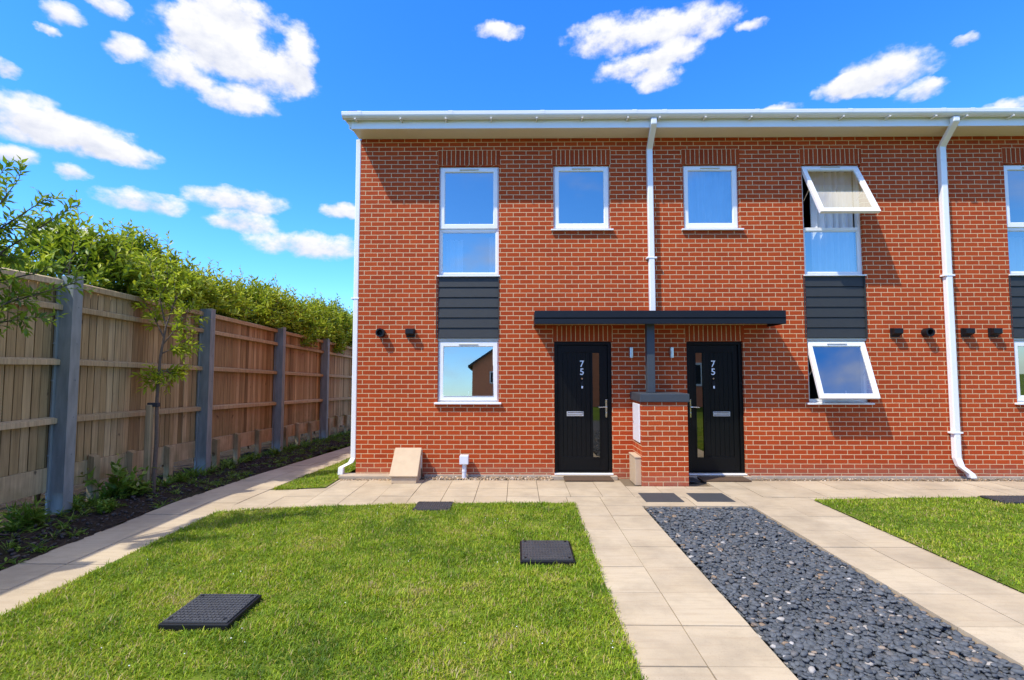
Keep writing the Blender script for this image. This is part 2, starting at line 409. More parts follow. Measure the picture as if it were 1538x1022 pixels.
# paving: every slab its own low block, 5 mm joints over dark sand
slab = MB(); bed = MB()
def add_slab(x0, x1, y0, y1, z=0.0, skew=None):
    g = .0036; slab.val = float(np.clip(rng.normal(.5, .22), 0, 1))
    dz = float(np.clip(rng.normal(0, .002), -.004, .004))
    c = [(x0 + g, y0 + g), (x1 - g, y0 + g), (x1 - g, y1 - g), (x0 + g, y1 - g)]
    if skew: c = [skew(*q) for q in c]
    zs = [float(gz(*q)) + z + dz for q in c]
    slab.hexa([(*q, zz - .04) for q, zz in zip(c, zs)] + [(*q, zz) for q, zz in zip(c, zs)])
PR = [-.27, -.78, -1.24, -1.70, -2.20]
xs_ = [-3.62 + .435 * i for i in range(37)]
for y1, y0 in zip(PR[:-1], PR[1:]):
    for x0, x1 in zip(xs_[:-1], xs_[1:]):
        if y0 < -1.75 and x0 > -2.0 : continue
        if y1 > -.7 and x1 < -2.9: continue
        if y0 < -1.3 and x1 > .70 and x0 < 3.93:
            if x0 < .6: add_slab(x0, .664, y0, y1)
            if x1 > 3.96: add_slab(3.941, x1, y0, y1)
            continue
        if x0 < 2.6 and x1 > 1.84 and y1 > -.7: add_slab(x0, x1, y0, -.64) if y0 < -.7 else None; continue
        add_slab(x0, x1, y0, y1)
ry = [-1.24, -1.68, -2.107, -2.607, -3.107, -3.61, -4.11, -4.60, -5.06, -5.55, -6.05, -6.55, -7.05, -7.55, -8.05, -8.55, -9.05]
for y1, y0 in zip(ry[:-1], ry[1:]):
    cols = [(.665, 1.12), (1.12, 1.585), (2.975, 3.45), (3.45, 3.94)]
    if y0 > -1.7: cols = [(.665, 1.12), (1.12, 1.62), (1.62, 2.28), (2.28, 2.95), (2.95, 3.45), (3.45, 3.94)]
    for x0, x1 in cols: add_slab(x0, x1, y0, y1)
lp = [-9.0 + .5 * i for i in range(46)]
bendx = lambda x, y: (x + .055 * max(0, y - .2), y)
for y0, y1 in zip(lp[:-1], lp[1:]):
    for x0, x1 in ((-4.475, -4.03), (-4.03, -3.62)):
        add_slab(x0, x1, y0 - .1, y1 - .1, skew=bendx)
struct(obj('path', slab, M['slab'], bevel=0))
bed.face([(-4.5, -9, -.030), (1.6, -9, -.030), (1.6, -1.69, -.030), (-4.5, -1.69, -.030)])
bed.face([(2.96, -9, -.031), (4.0, -9, -.031), (4.0, -1.69, -.031), (2.96, -1.69, -.031)])
bed.face([(-2.7, -1.69, -.030), (12.5, -1.69, -.030), (12.5, .0, -.030), (-2.7, .0, -.030)])
struct(obj('path_bedding', bed, plain('joint_sand', (.16, .12, .075), 1, var=.3, scale=20)))

# soil border along the fence
struct(sheet('soil_bed', [-9.5, -8, -7, -6.5] + list(np.arange(-6.1, -4.40, .05)), list(np.arange(-9, 13.5, .08)), M['soil'], -.004, .040))

# ------------------------------------------------------------------ grass
def grass_blades(poly, n, y_bias, lo, hi, zoff=.012, wmul=1.0, edge=.02):
    P = np.array(poly); x0, y0 = P.min(0) - .02; x1, y1 = P.max(0) + .02
    y0 = max(y0, -6.2); x1 = min(x1, 9.6)
    xs = rng.uniform(x0, x1, n * 2); t = rng.uniform(0, 1, n * 2) ** y_bias; ys = y0 + (y1 - y0) * t
    k = inside(poly, xs + rng.normal(0, edge, len(xs)), ys + rng.normal(0, edge, len(xs)))
    for c in COVERS: k &= ~((xs > c[0] + .01) & (xs < c[1] - .01) & (ys > c[2] + .01) & (ys < c[3] - .01))
    xs, ys = xs[k][:n], ys[k][:n]; n = len(xs)
    # clump them: pull to nearby tuft centres
    cx = np.round(xs / .045) * .045 + rng.normal(0, .010, n); 
    dry = fbm(xs, ys, 1.1, 4) * .55 + fbm(xs, ys, 4.5, 9) * .5
    tall = fbm(xs, ys, 2.2, 14)
    bare = fbm(xs, ys, 3.0, 21)
    keep = rng.uniform(0, 1, n) > np.clip((bare - .33) * 2.2, 0, .75)
    xs, ys, dry, tall = xs[keep], ys[keep], dry[keep], tall[keep]; n = len(xs)
    h = rng.uniform(lo, hi, n) * (1 + .45 * tall) * np.where(rng.uniform(0, 1, n) < .04, 1.7, 1)
    val = np.clip(.44 + .72 * dry + rng.normal(0, .21, n), 0, 1)
    val = np.where(rng.uniform(0, 1, n) < .09, rng.uniform(.82, 1, n), val)
    fl = fbm(xs, ys, 9, 33) * 11 + rng.uniform(-2.4, 2.4, n)                   # blades lie in drifts
    lean = rng.uniform(.25, 1.25, n)
    w = rng.uniform(.0022, .0042, n) * wmul
    dx, dy = np.cos(fl), np.sin(fl); sx, sy = -dy, dx
    z0 = gz(xs, ys) + zoff - .006
    def pt(t, s):
        b = lean * h * t * t * .85
        z = h * t * (1 - .30 * t * np.clip(lean, 0, 1.2))
        return np.stack([xs + dx * b + sx * w * s, ys + dy * b + sy * w * s, z0 + z], 1)
    V = np.stack([pt(0, -1), pt(0, 1), pt(.55, -.8), pt(.55, .8), pt(1, 0)], 1).reshape(-1, 3)
    b = (np.arange(n) * 5)[:, None]
    F = np.concatenate([b + [[0, 1, 3]], b + [[0, 3, 2]], b + [[2, 3, 4]]], 1).reshape(-1, 3)
    return V, F, np.repeat(val, 3)
def rosettes(spots, nl, Ll, Lw, up, v0, v1):
    P, D, Nn, LL, WW, VV = [], [], [], [], [], []
    for (x, y, s) in spots:
        g = float(gz(x, y)) - .005; k = int(nl * rng.uniform(.6, 1.3))
        for i in range(k):
            a = rng.uniform(0, 6.28); u = rng.uniform(*up)
            P.append([x + rng.normal(0, .012) * s, y + rng.normal(0, .012) * s, g]); D.append([math.cos(a), math.sin(a), u]); Nn.append([rng.normal(0, .2), rng.normal(0, .2), 1])
            LL.append(Ll * s * rng.uniform(.5, 1.2)); WW.append(Lw * s * rng.uniform(.7, 1.2)); VV.append(np.clip(rng.uniform(v0, v1), 0, 1))
    return leaves(*[np.array(a) for a in (P, D, Nn, LL, WW, VV)], droop=.3)
def join(parts):
    Vs, Fs, As = [], [], []; o = 0
    for V, F, A in parts: Vs.append(V); Fs.append(F + o); As.append(A); o += len(V)
    return np.concatenate(Vs), np.concatenate(Fs), np.concatenate(As)
V, F, A = join([grass_blades(LAWN, 230000, 1.05, .018, .044), grass_blades(LAWN2, 100000, .9, .018, .044, wmul=1.2),
                grass_blades(LAWN3, 26000, 1.6, .022, .05, wmul=1.2), rosettes([(x, y, q) for x, y, q in zip(rng.uniform(-3.5, .6, 260), rng.uniform(-5.4, -1.8, 260), rng.uniform(.4, 1.0, 260))] + [(rng.uniform(-2.25, -1.95), rng.uniform(-4.80, -4.75), 1.1) for _ in range(9)], 10, .05, .017, (.4, 1.6), .25, .62)])
stuff(npobj('grass', V, F, A, M['grass']), 'short sunlit green lawn grass with yellowed patches', 'grass')
# white clover flowers
mb = MB()
for i in range(110):
    x, y = rng.uniform(-3.5, .6), rng.uniform(-5.3, -1.7)
    if fbm([x], [y], 1.5, 50)[0] < .05: continue
    s = rng.uniform(.0025, .0055); z = .042 + rng.uniform(0, .02)
    mb.tube([(x, y, z - s * .5), (x, y, z), (x, y, z + s * .5)], [s * .6, s, s * .45], 6)
stuff(obj('clover_flowers', mb, M['petal']), 'tiny white clover flowers scattered in the lawn', 'flowers')

# ------------------------------------------------------------------ pebbles
def pebbles(n, x0, x1, y0, y1, z0, z1, rmin, rmax, flat=.32, tilt=.35, seg=8):
    x = rng.uniform(x0, x1, n); y = rng.uniform(y0, y1, n); lay = rng.uniform(0, 1, n)
    z = z0 + (z1 - z0) * lay
    a = rng.uniform(rmin, rmax, n) * rng.choice([1, 1, 1, .65, 1.25], n); bb = a * rng.uniform(.5, .95, n); c = a * flat * rng.uniform(.7, 1.4, n)
    ang = rng.uniform(0, 6.28, n)
    prof = [(0, .95), (.74, .88), (1.0, .15), (.8, -.6), (0, -.9)]
    R0 = 1 + rng.normal(0, .12, (n, seg)); R0 = np.clip(R0, .72, 1.28)
    th = np.arange(seg) * 2 * math.pi / seg
    pts = []
    for (rr, zz) in prof:
        if rr == 0: pts.append(np.stack([np.zeros((n, 1)), np.zeros((n, 1)), np.full((n, 1), zz)], -1) * np.stack([a, bb, c], 1)[:, None, :])
        else: pts.append(np.stack([rr * R0 * np.cos(th) * a[:, None], rr * R0 * np.sin(th) * bb[:, None], np.full((n, seg), zz) * c[:, None]], -1))
    Pn = np.concatenate(pts, 1)                                           # n, 2+3seg, 3
    tx, ty = rng.normal(0, tilt, n), rng.normal(0, tilt, n)
    ca, sa = np.cos(tx)[:, None], np.sin(tx)[:, None]
    X, Y, Z = Pn[..., 0], Pn[..., 1], Pn[..., 2]
    Y, Z = Y * ca - Z * sa, Y * sa + Z * ca
    cb_, sb = np.cos(ty)[:, None], np.sin(ty)[:, None]
    X, Z = X * cb_ + Z * sb, -X * sb + Z * cb_
    cc, ss = np.cos(ang)[:, None], np.sin(ang)[:, None]
    X, Y = X * cc - Y * ss, X * ss + Y * cc
    V = np.stack([X + x[:, None], Y + y[:, None], Z + z[:, None]], -1).reshape(-1, 3)
    m = 2 + 3 * seg; f = []
    for t in range(seg):
        q = (t + 1) % seg
        f += [(0, 1 + t, 1 + q, 1 + q)]
        for r in range(2):
            f += [(1 + r * seg + t, 1 + (r + 1) * seg + t, 1 + (r + 1) * seg + q, 1 + r * seg + q)]
        f += [(1 + 2 * seg + t, m - 1, 1 + 2 * seg + q, 1 + 2 * seg + q)]
    f3 = []
    for a_, b_, c_, d_ in f:
        f3.append((a_, b_, c_))
        if c_ != d_: f3.append((a_, c_, d_))
    f3 = np.array(f3); F = (np.arange(n)[:, None, None] * m + f3[None]).reshape(-1, 3)
    val = rng.uniform(0, 1, n) ** 1.0
    return V, F, np.repeat(val, len(f3))
parts = [pebbles(17000, 1.625, 2.95, -5.75, -1.715, -.048, -.006, .0145, .029, .36, .13, 8)]
V, F, A = join(parts)
stuff(npobj('slate_pebbles', V, F, A, M['pebble'], smooth=True), 'bed of flat blue grey slate pebbles between two paved paths', 'pebbles')
mb = MB(); mb.face([(1.56, -9, -.062), (2.99, -9, -.062), (2.99, -1.66, -.062), (1.56, -1.66, -.062)])
struct(obj('pebble_bed', mb, M['plate']))
V, F, A = join([pebbles(900, -1.45, .56, -.24, -.03, -.018, .004, .010, .022, .5, .5, 6), pebbles(260, -2.85, -2.0, -.30, -.22, -.012, .004, .008, .018, .5, .5, 6),
                pebbles(1100, 3.8, 11.5, -.25, -.03, -.02, .000, .007, .016, .5, .5, 6)])
stuff(npobj('gravel_strip', V, F, A, M['stones'], smooth=True), 'narrow strip of brown and white gravel at the foot of the brick wall', 'gravel')
mb = MB(); mb.box(-2.83, -1.93, -.20, .05, -.06, .045); mb.box(-1.5, .55, -.02, .05, -.06, .030); mb.box(3.75, 12, -.02, .05, -.06, .022)
mb.box(.55, 1.60, -.10, .07, -.06, .026); mb.box(2.58, 3.72, -.10, .07, -.06, .026)
struct(obj('kerb', mb, M['concrete'], bevel=.006))

# ------------------------------------------------------------------ houses
def wall_front(mb, x0, x1, z0, z1, holes, depth=.16):
    xs = sorted({x0, x1, *[h[0] for h in holes], *[h[1] for h in holes]}); zs = sorted({z0, z1, *[h[2] for h in holes], *[h[3] for h in holes]})
    for a, b in zip(xs[:-1], xs[1:]):
        for c, d in zip(zs[:-1], zs[1:]):
            mx, mz = (a + b) / 2, (c + d) / 2
            if any(h[0] < mx < h[1] and h[2] < mz < h[3] for h in holes): continue
            mb.face([(a, 0, c), (b, 0, c), (b, 0, d), (a, 0, d)])
    for (a, b, c, d) in holes:
        mb.face([(a, 0, c), (a, 0, d), (a, depth, d), (a, depth, c)]); mb.face([(b, 0, d), (b, 0, c), (b, depth, c), (b, depth, d)])
        mb.face([(a, 0, d), (b, 0, d), (b, depth, d), (a, depth, d)]); mb.face([(b, 0, c), (a, 0, c), (a, depth, c), (b, depth, c)])

WT = 5.60
def sash_rot(o, deg): o.rotation_euler = (-math.radians(deg), 0, 0)
def lower_sash(win, x0, x1, z0, z1, deg, tilt=0):
    piv = ((x0 + x1) / 2, .035, z1)
    m = MB(); m.ring_xz(x0, x1, .030, .085, z0, z1, .068, .075, .068)
    m.ring_xz(x0 + .062, x1 - .062, .041, .06, z0 + .069, z1 - .062, .013)
    s = obj('sash', m, M['upvc'], win, piv, .004); sash_rot(s, deg)
    m = MB(); m.box(x0 + .066, x1 - .066, .056, .057, z0 + .070, z1 - .066)
    m2 = MB(); m2.face([(x0 + .066, .056, z0 + .070), (x1 - .066, .056, z0 + .070), (x1 - .066, .056, z1 - .066), (x0 + .066, .056, z1 - .066)])
    p = obj('pane', m2, M['glass'], win, piv); sash_rot(p, deg + tilt)
    xm = (x0 + x1) / 2
    m = MB(); m.box(xm - .013, xm + .013, .083, .10, z0 + .02, z0 + .085); m.box(xm - .009, xm + .009, .094, .112, z0 + .06, z0 + .145)
    h = obj('handle', m, M['upvc'], win, piv, .003); sash_rot(h, deg)
    m = MB(); m.box(xm - .16, xm + .16, .012, .0295, z1 - .043, z1 - .026)
    v = obj('trickle_vent', m, M['vent'], win, piv, .003); sash_rot(v, deg)
def stay(win, x, z1, h, deg):
    """friction stay arm at each side of an opened sash"""
    m = MB(); a = math.radians(deg)
    top = (x, .05, z1 - h * .55); end = (x, .035 - math.sin(a) * h * .42, z1 - math.cos(a) * h * .42)
    m.tube([top, end], .006, 6); obj('stay', m, M['steel'], win)
def curtain(win, x0, x1, z0, z1, y=.24, waves=9, part=None):
    m = MB(); n = 70; pts = []
    for i in range(n + 1):
        t = i / n; x = x0 + (x1 - x0) * t
        yy = y + .034 * math.sin(t * waves * 6.28 + .7 * math.sin(t * 11)) + .010 * math.sin(t * waves * 14)
        pts.append((x, yy))
    for (a, b), (c, d) in zip(pts[:-1], pts[1:]):
        m.face([(a, b, z0), (c, d, z0), (c, d, z1), (a, b, z1)])
    obj('curtain', m, M['curtain'], win, smooth=True)
def window(house, x0, x1, z0, z1, transom=None, deg=0, sill=True, cur=None, tilt=0, label=None):
    m = MB(); m.ring_xz(x0, x1, .052, .125, z0, z1, .045)
    if transom: m.box(x0 + .045, x1 - .045, .052, .125, transom - .035, transom + .02)
    w = obj('window', m, M['upvc'], house, (x0, 0, z0), .004)
    if label: w['label'] = label
    zt = transom + .012 if transom else z0 + .022
    lower_sash(w, x0 + .022, x1 - .022, zt, z1 - .022, deg, tilt)
    if deg > 3:
        for x in (x0 + .05, x1 - .05): stay(w, x, z1 - .02, z1 - zt, deg)
    if transom:
        m = MB(); m.face([(x0 + .058, .075, z0 + .058), (x1 - .058, .075, z0 + .058), (x1 - .058, .075, transom - .048), (x0 + .058, .075, transom - .048)])
        obj('pane', m, M['glass'], w)
        m = MB(); m.ring_xz(x0 + .0445, x1 - .0445, .060, .09, z0 + .0445, transom - .0345, .016); obj('glazing_bead', m, M['upvc'], w, bevel=.003)
    m = MB()
    if sill:
        m.hexa([(x0 - .045, -.055, z0 - .038), (x1 + .045, -.055, z0 - .038), (x1 + .045, .05, z0 - .032), (x0 - .045, .05, z0 - .032),
                (x0 - .045, -.055, z0 - .012), (x1 + .045, -.055, z0 - .012), (x1 + .045, .05, z0 - .002), (x0 - .045, .05, z0 - .002)])
    else:
        m.box(x0 - .02, x1 + .02, -.022, .05, z0 - .022, z0 - .002)
    obj('sill', m, M['upvc'], w, bevel=.003)
    if cur:
        for c in cur: curtain(w, *c)
    return w
def cladding(house, x0, x1, z0, z1, n=6):
    m = MB(); h = (z1 - z0) / n
    for i in range(n):
        a = z0 + i * h
        m.hexa([(x0 + .012, .006, a + .002), (x1 - .012, .006, a + .002), (x1 - .012, .05, a + .002), (x0 + .012, .05, a + .002),
                (x0 + .012, .020, a + h - .007), (x1 - .012, .020, a + h - .007), (x1 - .012, .05, a + h - .007), (x0 + .012, .05, a + h - .007)])
    m.box(x0, x0 + .011, -.012, .05, z0, z1); m.box(x1 - .011, x1, -.012, .05, z0, z1); m.box(x0 + .011, x1 - .011, .045, .06, z0, z1)
    obj('cladding_panel', m, M['clad'], house, (x0, 0, z0))
def lintel(house, x0, x1, z0, z1):
    m = MB(); m.box(x0, x1, -.004, .04, z0, z1); obj('lintel', m, M['soldier'], house, (x0, 0, z0))
def text_mesh(txt, size, cx, cz, y):
    cu = bpy.data.curves.new('numeral', 'FONT'); cu.body = txt; cu.size = size; cu.align_x = 'CENTER'; cu.extrude = .004; cu.offset = .0012
    t = bpy.data.objects.new('numeral', cu); COL.objects.link(t)
    bpy.context.view_layer.update()
    me = bpy.data.meshes.new_from_object(t); m = MB()
    for v in me.vertices: m.v.append((cx + v.co.x, y - v.co.z, cz + v.co.y))
    m.f = [tuple(p.vertices) for p in me.polygons]; m.a = [.5] * len(m.f)
    bpy.data.objects.remove(t); bpy.data.curves.remove(cu); bpy.data.meshes.remove(me)
    return m
def door(house, x0, x1, flip):
    z0, z1 = .055, 2.186
    q = (lambda t: x1 - t) if flip else (lambda t: x0 + t)
    W = x1 - x0
    def bx(m, a, b, y0, y1, c, d): a, b = sorted((q(a), q(b))); m.box(a, b, y0, y1, c, d)
    m = MB()
    g0, g1, gz0, gz1 = .628, .758, .285, 2.005
    p0, p1, pz0, pz1 = .145, .600, .31, 2.005
    # leaf built round the glazed slot, with a grooved boarded field
    bx(m, .060, p0, .075, .12, z0 + .02, z1 - .062); bx(m, p1, g0, .075, .12, gz0, gz1); bx(m, g1, W - .060, .075, .12, z0 + .02, z1 - .062)
    bx(m, p0, g1, .075, .12, gz1, z1 - .062); bx(m, p0, g1, .075, .12, z0 + .02, gz0)
    bx(m, p0, p1, .075, .12, gz0, pz0)
    nb = 6; bw = (p1 - p0) / nb
    for i in range(nb): bx(m, p0 + i * bw + .004, p0 + (i + 1) * bw - .004, .085, .12, pz0, pz1)
    bx(m, p0, p1, .095, .118, pz0, pz1)
    d = obj('door', m, M['black'], house, (x0, 0, z0), .003)
    m = MB(); a = x0; m.ring_xz(x0, x1, .045, .14, z0, z1, .056, .018); obj('door_frame', m, M['black'], d, bevel=.004)
    m = MB(); a, b = sorted((q(g0 - .012), q(g1 + .012))); m.ring_xz(a, b, .066, .0745, gz0 - .012, gz1 + .012, .02); obj('glazing_bead', m, M['black'], d, bevel=.002)
    m = MB(); a, b = sorted((q(g0), q(g1))); m.face([(a, .09, gz0), (b, .09, gz0), (b, .09, gz1), (a, .09, gz1)]); obj('glass_panel', m, M['doorglass'], d)
    # handle: long back plate and a lever
    hx = .855; m = MB(); bx(m, hx - .014, hx + .014, .064, .0745, .945, 1.235); cx = q(hx)
    m.tube([(cx, .066, 1.115), (cx, .022, 1.115), (q(hx - .03), .014, 1.115), (q(hx - .135), .014, 1.110)], [.010, .010, .010, .008], 8)
    m.tube([(cx, .0735, 1.015), (cx, .052, 1.015)], .011, 10)
    obj('handle', m, M['chrome'], d, bevel=.002)
    m = MB(); lx = .345; a, b = sorted((q(lx - .137), q(lx + .137))); m.ring_xz(a, b, .066, .0845, .963, 1.038, .014); m.box(a + .016, b - .016, .072, .084, .986, 1.014)
    obj('letterbox', m, M['gmetal'], d, bevel=.002)
    tx = q(.462)
    m = text_mesh('7', .15, tx, 1.768, .084); m2 = text_mesh('5', .15, tx, 1.638, .084)
    k = len(m.v); m.v += m2.v; m.f += [tuple(i + k for i in f) for f in m2.f]; m.a += m2.a
    obj('house_number', m, M['numw'], d)
    m = MB(); m.tube([(tx, .086, 1.575), (tx, .074, 1.575)], .013, 10); obj('spyhole', m, M['chrome'], d)
    m = MB(); m.box(tx - .022, tx + .022, .066, .0845, 1.40, 1.53); obj('doorbell', m, M['blackp'], d, bevel=.004)
    m = MB(); m.box(tx - .012, tx + .014, .060, .0655, 1.415, 1.455); obj('bell_button', m, M['numw'], d, bevel=.003)
    m = MB(); m.hexa([(x0 - .004, -.028, .034), (x1 + .004, -.028, .034), (x1 + .004, .14, .034), (x0 - .004, .14, .034), (x0 - .004, -.028, .048), (x1 + .004, -.028, .048), (x1 + .02, .14, .0545), (x0 - .02, .14, .0545)])
    obj('threshold', m, M['upvc'], d, bevel=.003)
    m = MB(); m.tube([(q(.028), .045, 1.50), (q(.028), .03, 1.50)], .018, 10); obj('hinge_cap', m, M['blackp'], d)
def wall_vent(house, x, z, kind):
    m = MB()
    if kind == 'round':
        m.tube([(x, .01, z), (x, -.11, z)], [.070, .070], 20, False); m.tube([(x, -.11, z), (x, -.02, z)], [.048, .046], 20, False)
        i = len(m.v)
        for r, y in ((.070, -.11), (.048, -.11)):
            m.v += [(x + r * math.cos(t * math.pi / 10), y, z + r * math.sin(t * math.pi / 10)) for t in range(20)]
        for t in range(20):
            u = (t + 1) % 20; m.f.append((i + t, i + u, i + 20 + u, i + 20 + t)); m.a.append(.5)
        m.box(x - .045, x + .045, -.022, -.018, z - .045, z + .045)
    else:
        m.box(x - .072, x + .072, -.03, .0, z - .072, z + .072)
        m.hexa([(x - .07, -.11, z - .02), (x + .07, -.11, z - .02), (x + .066, -.03, z - .055), (x - .066, -.03, z - .055),
                (x - .07, -.11, z + .062), (x + .07, -.11, z + .062), (x + .066, -.03, z + .072), (x - .066, -.03, z + .072)])
    obj('wall_vent', m, M['blackp'], house, (x, 0, z), 0 if kind == 'round' else .006, kind == 'none')
def wall_light(house, x, z=2.0):
    m = MB(); m.tube([(x, -.075, z - .085), (x, -.075, z + .085)], .032, 16)
    l = obj('wall_light', m, M['steel'], house, (x, 0, z), .003)
    m = MB(); m.box(x - .02, x + .02, -.05, -.002, z - .03, z + .03); obj('bracket', m, M['steel'], l)
def downpipe(house, path, clips, shoe=None, w=.092):
    m = MB(); m.sqtube(path, w, .085)
    p = obj('downpipe', m, M['upvc'], house, path[-1], .012)
    for (x, y, z) in clips:
        m = MB(); m.box(x - w / 2 - .035, x + w / 2 + .035, y - .049, y + .05, z - .014, z + .014); obj('pipe_clip', m, M['upvc'], p, bevel=.004)
    return p
def eaves(house, x0, x1, end=False):
    e0 = x0 - (.045 if end else 0)
    m = MB(); m.box(e0, x1, -.375, -.352, 5.588, 5.755); m.box(e0, x1, -.381, -.3755, 5.588, 5.604); obj('fascia', m, M['upvc'], house)
    m = MB(); m.box(e0 + .003, x1, -.3515, .0, 5.598, 5.610); obj('soffit', m, M['soffit'], house)
    # deep half-round gutter with joints and brackets
    m = MB(); g0 = x0 - (.16 if end else 0)
    prof = [(-.382, 5.80)] + [(-.445 + .063 * math.cos(t), 5.762 + .045 * math.sin(t)) for t in [0, -.5, -1.0, -1.57, -2.1, -2.6, -3.14]] + [(-.51, 5.805), (-.516, 5.806), (-.518, 5.800)]
    prof += [(-.514, 5.755)] + [(-.445 + .068 * math.cos(t), 5.760 + .050 * math.sin(t)) for t in [-2.7, -2.1, -1.57, -1.0, -.4, 0]] + [(-.378, 5.80)]
    def ext(a, b, pr):
        i = len(m.v); n = len(pr)
        for x in (a, b): m.v.extend([(x, y, z) for y, z in pr])
        for k in range(n):
            j = (k + 1) % n; m.f.append((i + k, i + j, i + n + j, i + n + k)); m.a.append(.5)
    ext(g0, x1, prof)
    cy, cz = -.447, 5.765
    big = [(cy + (y - cy) * 1.07, cz + (z - cz) * 1.07) for y, z in prof]
    for xx in np.arange(x0 + .12, x1, 1.45): ext(xx - .035, xx + .035, big)
    if end:
        m.face([(g0, y, z) for y, z in prof[:8] + [(-.51, 5.80)]])
    g = obj('gutter', m, M['upvc'], house, smooth=False)
    for xx in np.arange(x0 + .05, x1 - .05, .72):
        b = MB(); b.box(xx - .012, xx + .012, -.50, -.377, 5.688, 5.709); obj('gutter_bracket', b, M['soffit'], g)
    # low-pitched tiled roof behind the gutter
    m = MB(); pitch = math.tan(math.radians(17))
    r0 = x0 - (.10 if end else 0)
    def rz(y): return 5.765 + (y + .36) * pitch
    rows = 22; ym = 4.2
    for k in range(rows):
        a = -.40 + k * (ym + .40) / rows; b = a + (ym + .40) / rows + .05
        m.hexa([(r0, a, rz(a)), (x1, a, rz(a)), (x1, b, rz(b) - .012), (r0, b, rz(b) - .012), (r0, a, rz(a) + .03), (x1, a, rz(a) + .03), (x1, b, rz(b) + .006), (r0, b, rz(b) + .006)])
    m.face([(r0, ym, rz(ym) + .02), (x1, ym, rz(ym) + .02), (x1, 8.8, rz(-.4)), (r0, 8.8, rz(-.4))])
    obj('roof', m, M['roof'], house)
    if end:
        m = MB()
        m.hexa([(r0 + .008, -.36, rz(-.36) - .17), (r0 + .032, -.36, rz(-.36) - .17), (r0 + .032, ym, rz(ym) - .17), (r0 + .008, ym, rz(ym) - .17),
                (r0 + .008, -.36, rz(-.36) - .006), (r0 + .032, -.36, rz(-.36) - .006), (r0 + .032, ym, rz(ym) - .016), (r0 + .008, ym, rz(ym) - .016)])
        m.hexa([(r0 + .034, -.352, rz(-.36) - .168), (x0 + .02, -.352, rz(-.36) - .168), (x0 + .02, ym, rz(ym) - .168), (r0 + .034, ym, rz(ym) - .168),
                (r0 + .034, -.352, rz(-.36) - .158), (x0 + .02, -.352, rz(-.36) - .158), (x0 + .02, ym, rz(ym) - .158), (r0 + .034, ym, rz(ym) - .158)])
        obj('bargeboard', m, M['upvc'], house, bevel=.004)
        m = MB(); gx = x0 - .158
        m.hexa([(gx, -.372, 5.735), (e0 - .001, -.372, 5.600), (e0 - .001, .9, 5.95), (gx, .9, 6.09), (gx, -.372, 5.765), (e0 - .001, -.372, 5.750), (e0 - .001, .9, 6.10), (gx, .9, 6.12)])
        obj('verge_box', m, M['soffit'], house, bevel=.003)
        m = MB()
        for k in range(5):
            a = -.43 + k * .22
            m.box(r0 + .04, r0 + .22, a - .06, a + .18, rz(a) + .058, rz(a) + .088)
        obj('verge_tile', m, M['roof'], house, bevel=.008)
def shell(house, x0, x1, holes, gable):
    m = MB(); wall_front(m, x0, x1, -.06, WT, holes)
    pk = 5.6 + 4.2 * math.tan(math.radians(17)) + .1
    for x, out in ((x0, 1), (x1, -1)):
        m.face([(x, 0, -.6), (x, 0, WT), (x, 4.2, pk), (x, 8.4, WT), (x, 8.4, -.6)])
    m.face([(x0, 8.4, -.6), (x1, 8.4, -.6), (x1, 8.4, WT), (x0, 8.4, WT)])
    obj('wall', m, M['brick'], house)
    m = MB(); a, b = x0 + .15, x1 - .15
    for (c, d) in ((.02, 2.55), (2.78, 5.35)):                          # rooms on two floors
        m.face([(a, .17, c), (b, .17, c), (b, 4.0, c), (a, 4.0, c)]); m.face([(a, .17, d), (a, 4.0, d), (b, 4.0, d), (b, .17, d)])
        m.face([(a, 4.0, c), (b, 4.0, c), (b, 4.0, d), (a, 4.0, d)]); m.face([(a, .17, c), (a, 4, c), (a, 4, d), (a, .17, d)]); m.face([(b, .17, c), (b, .17, d), (b, 4, d), (b, 4, c)])
    for (c, d) in ((2.55, 2.78), (5.35, 5.5)): m.face([(a, .17, c), (b, .17, c), (b, .17, d), (a, .17, d)])
    obj('interior_wall', m, M['room'], house)

def house(name_label, x0, x1, wx, dx, flip, end, up_cur, sm_cur, deg, vents, lights, gtilt=0):
    H = thing('brick_house', name_label, 'house', (x0, 0, 0), 'terraced houses in one row')
    a, b = wx; c, d = dx
    holes = [(a, b, 3.28, 5.13), (a, b, 2.24, 3.28), (a, b, 1.19, 2.24), (c, d, 4.03, 5.14), (c, d, .03, 2.186)]
    shell(H, x0, x1, holes, end)
    w = window(H, a, b, 3.28, 5.13, 4.06, deg[0], False, up_cur, label='tall two light window with its top sash propped open' if deg[0] > 3 else None)
    window(H, a, b, 1.20, 2.195, None, deg[1], True, None, gtilt, label='ground floor window with its sash tilted open' if deg[1] > 3 else None)
    m = MB(); m.box(a, b, .02, .125, 2.197, 2.238); obj('window_head', m, M['vent'], H)
    window(H, c, d, 4.055, 5.14, None, 0, True, sm_cur)
    cladding(H, a - .028, b + .003, 2.242, 3.256)
    lintel(H, a - .02, b + .02, 5.142, 5.40); lintel(H, c - .02, d + .02, 5.143, 5.40); lintel(H, c - .02, d + .02, 2.19, 2.44)
    door(H, c, d, flip)
    for x, k in vents: wall_vent(H, x, 2.325, k)
    for x in lights: wall_light(H, x)
    eaves(H, x0, x1, end)
    return H
HA = house('end of terrace red brick house at left, every window shut, white pipe at its corner', -2.62, 2.20, (-1.305, -.303), (.605, 1.545), False, True,
           [(-.48, -.36, 3.3, 4.0, .28, 2), (-1.25, -.95, 3.3, 4.0, .5, 3)], None, (0, 0), [(-2.233, 'round'), (-1.75, 'square')], [1.845], 2.2)
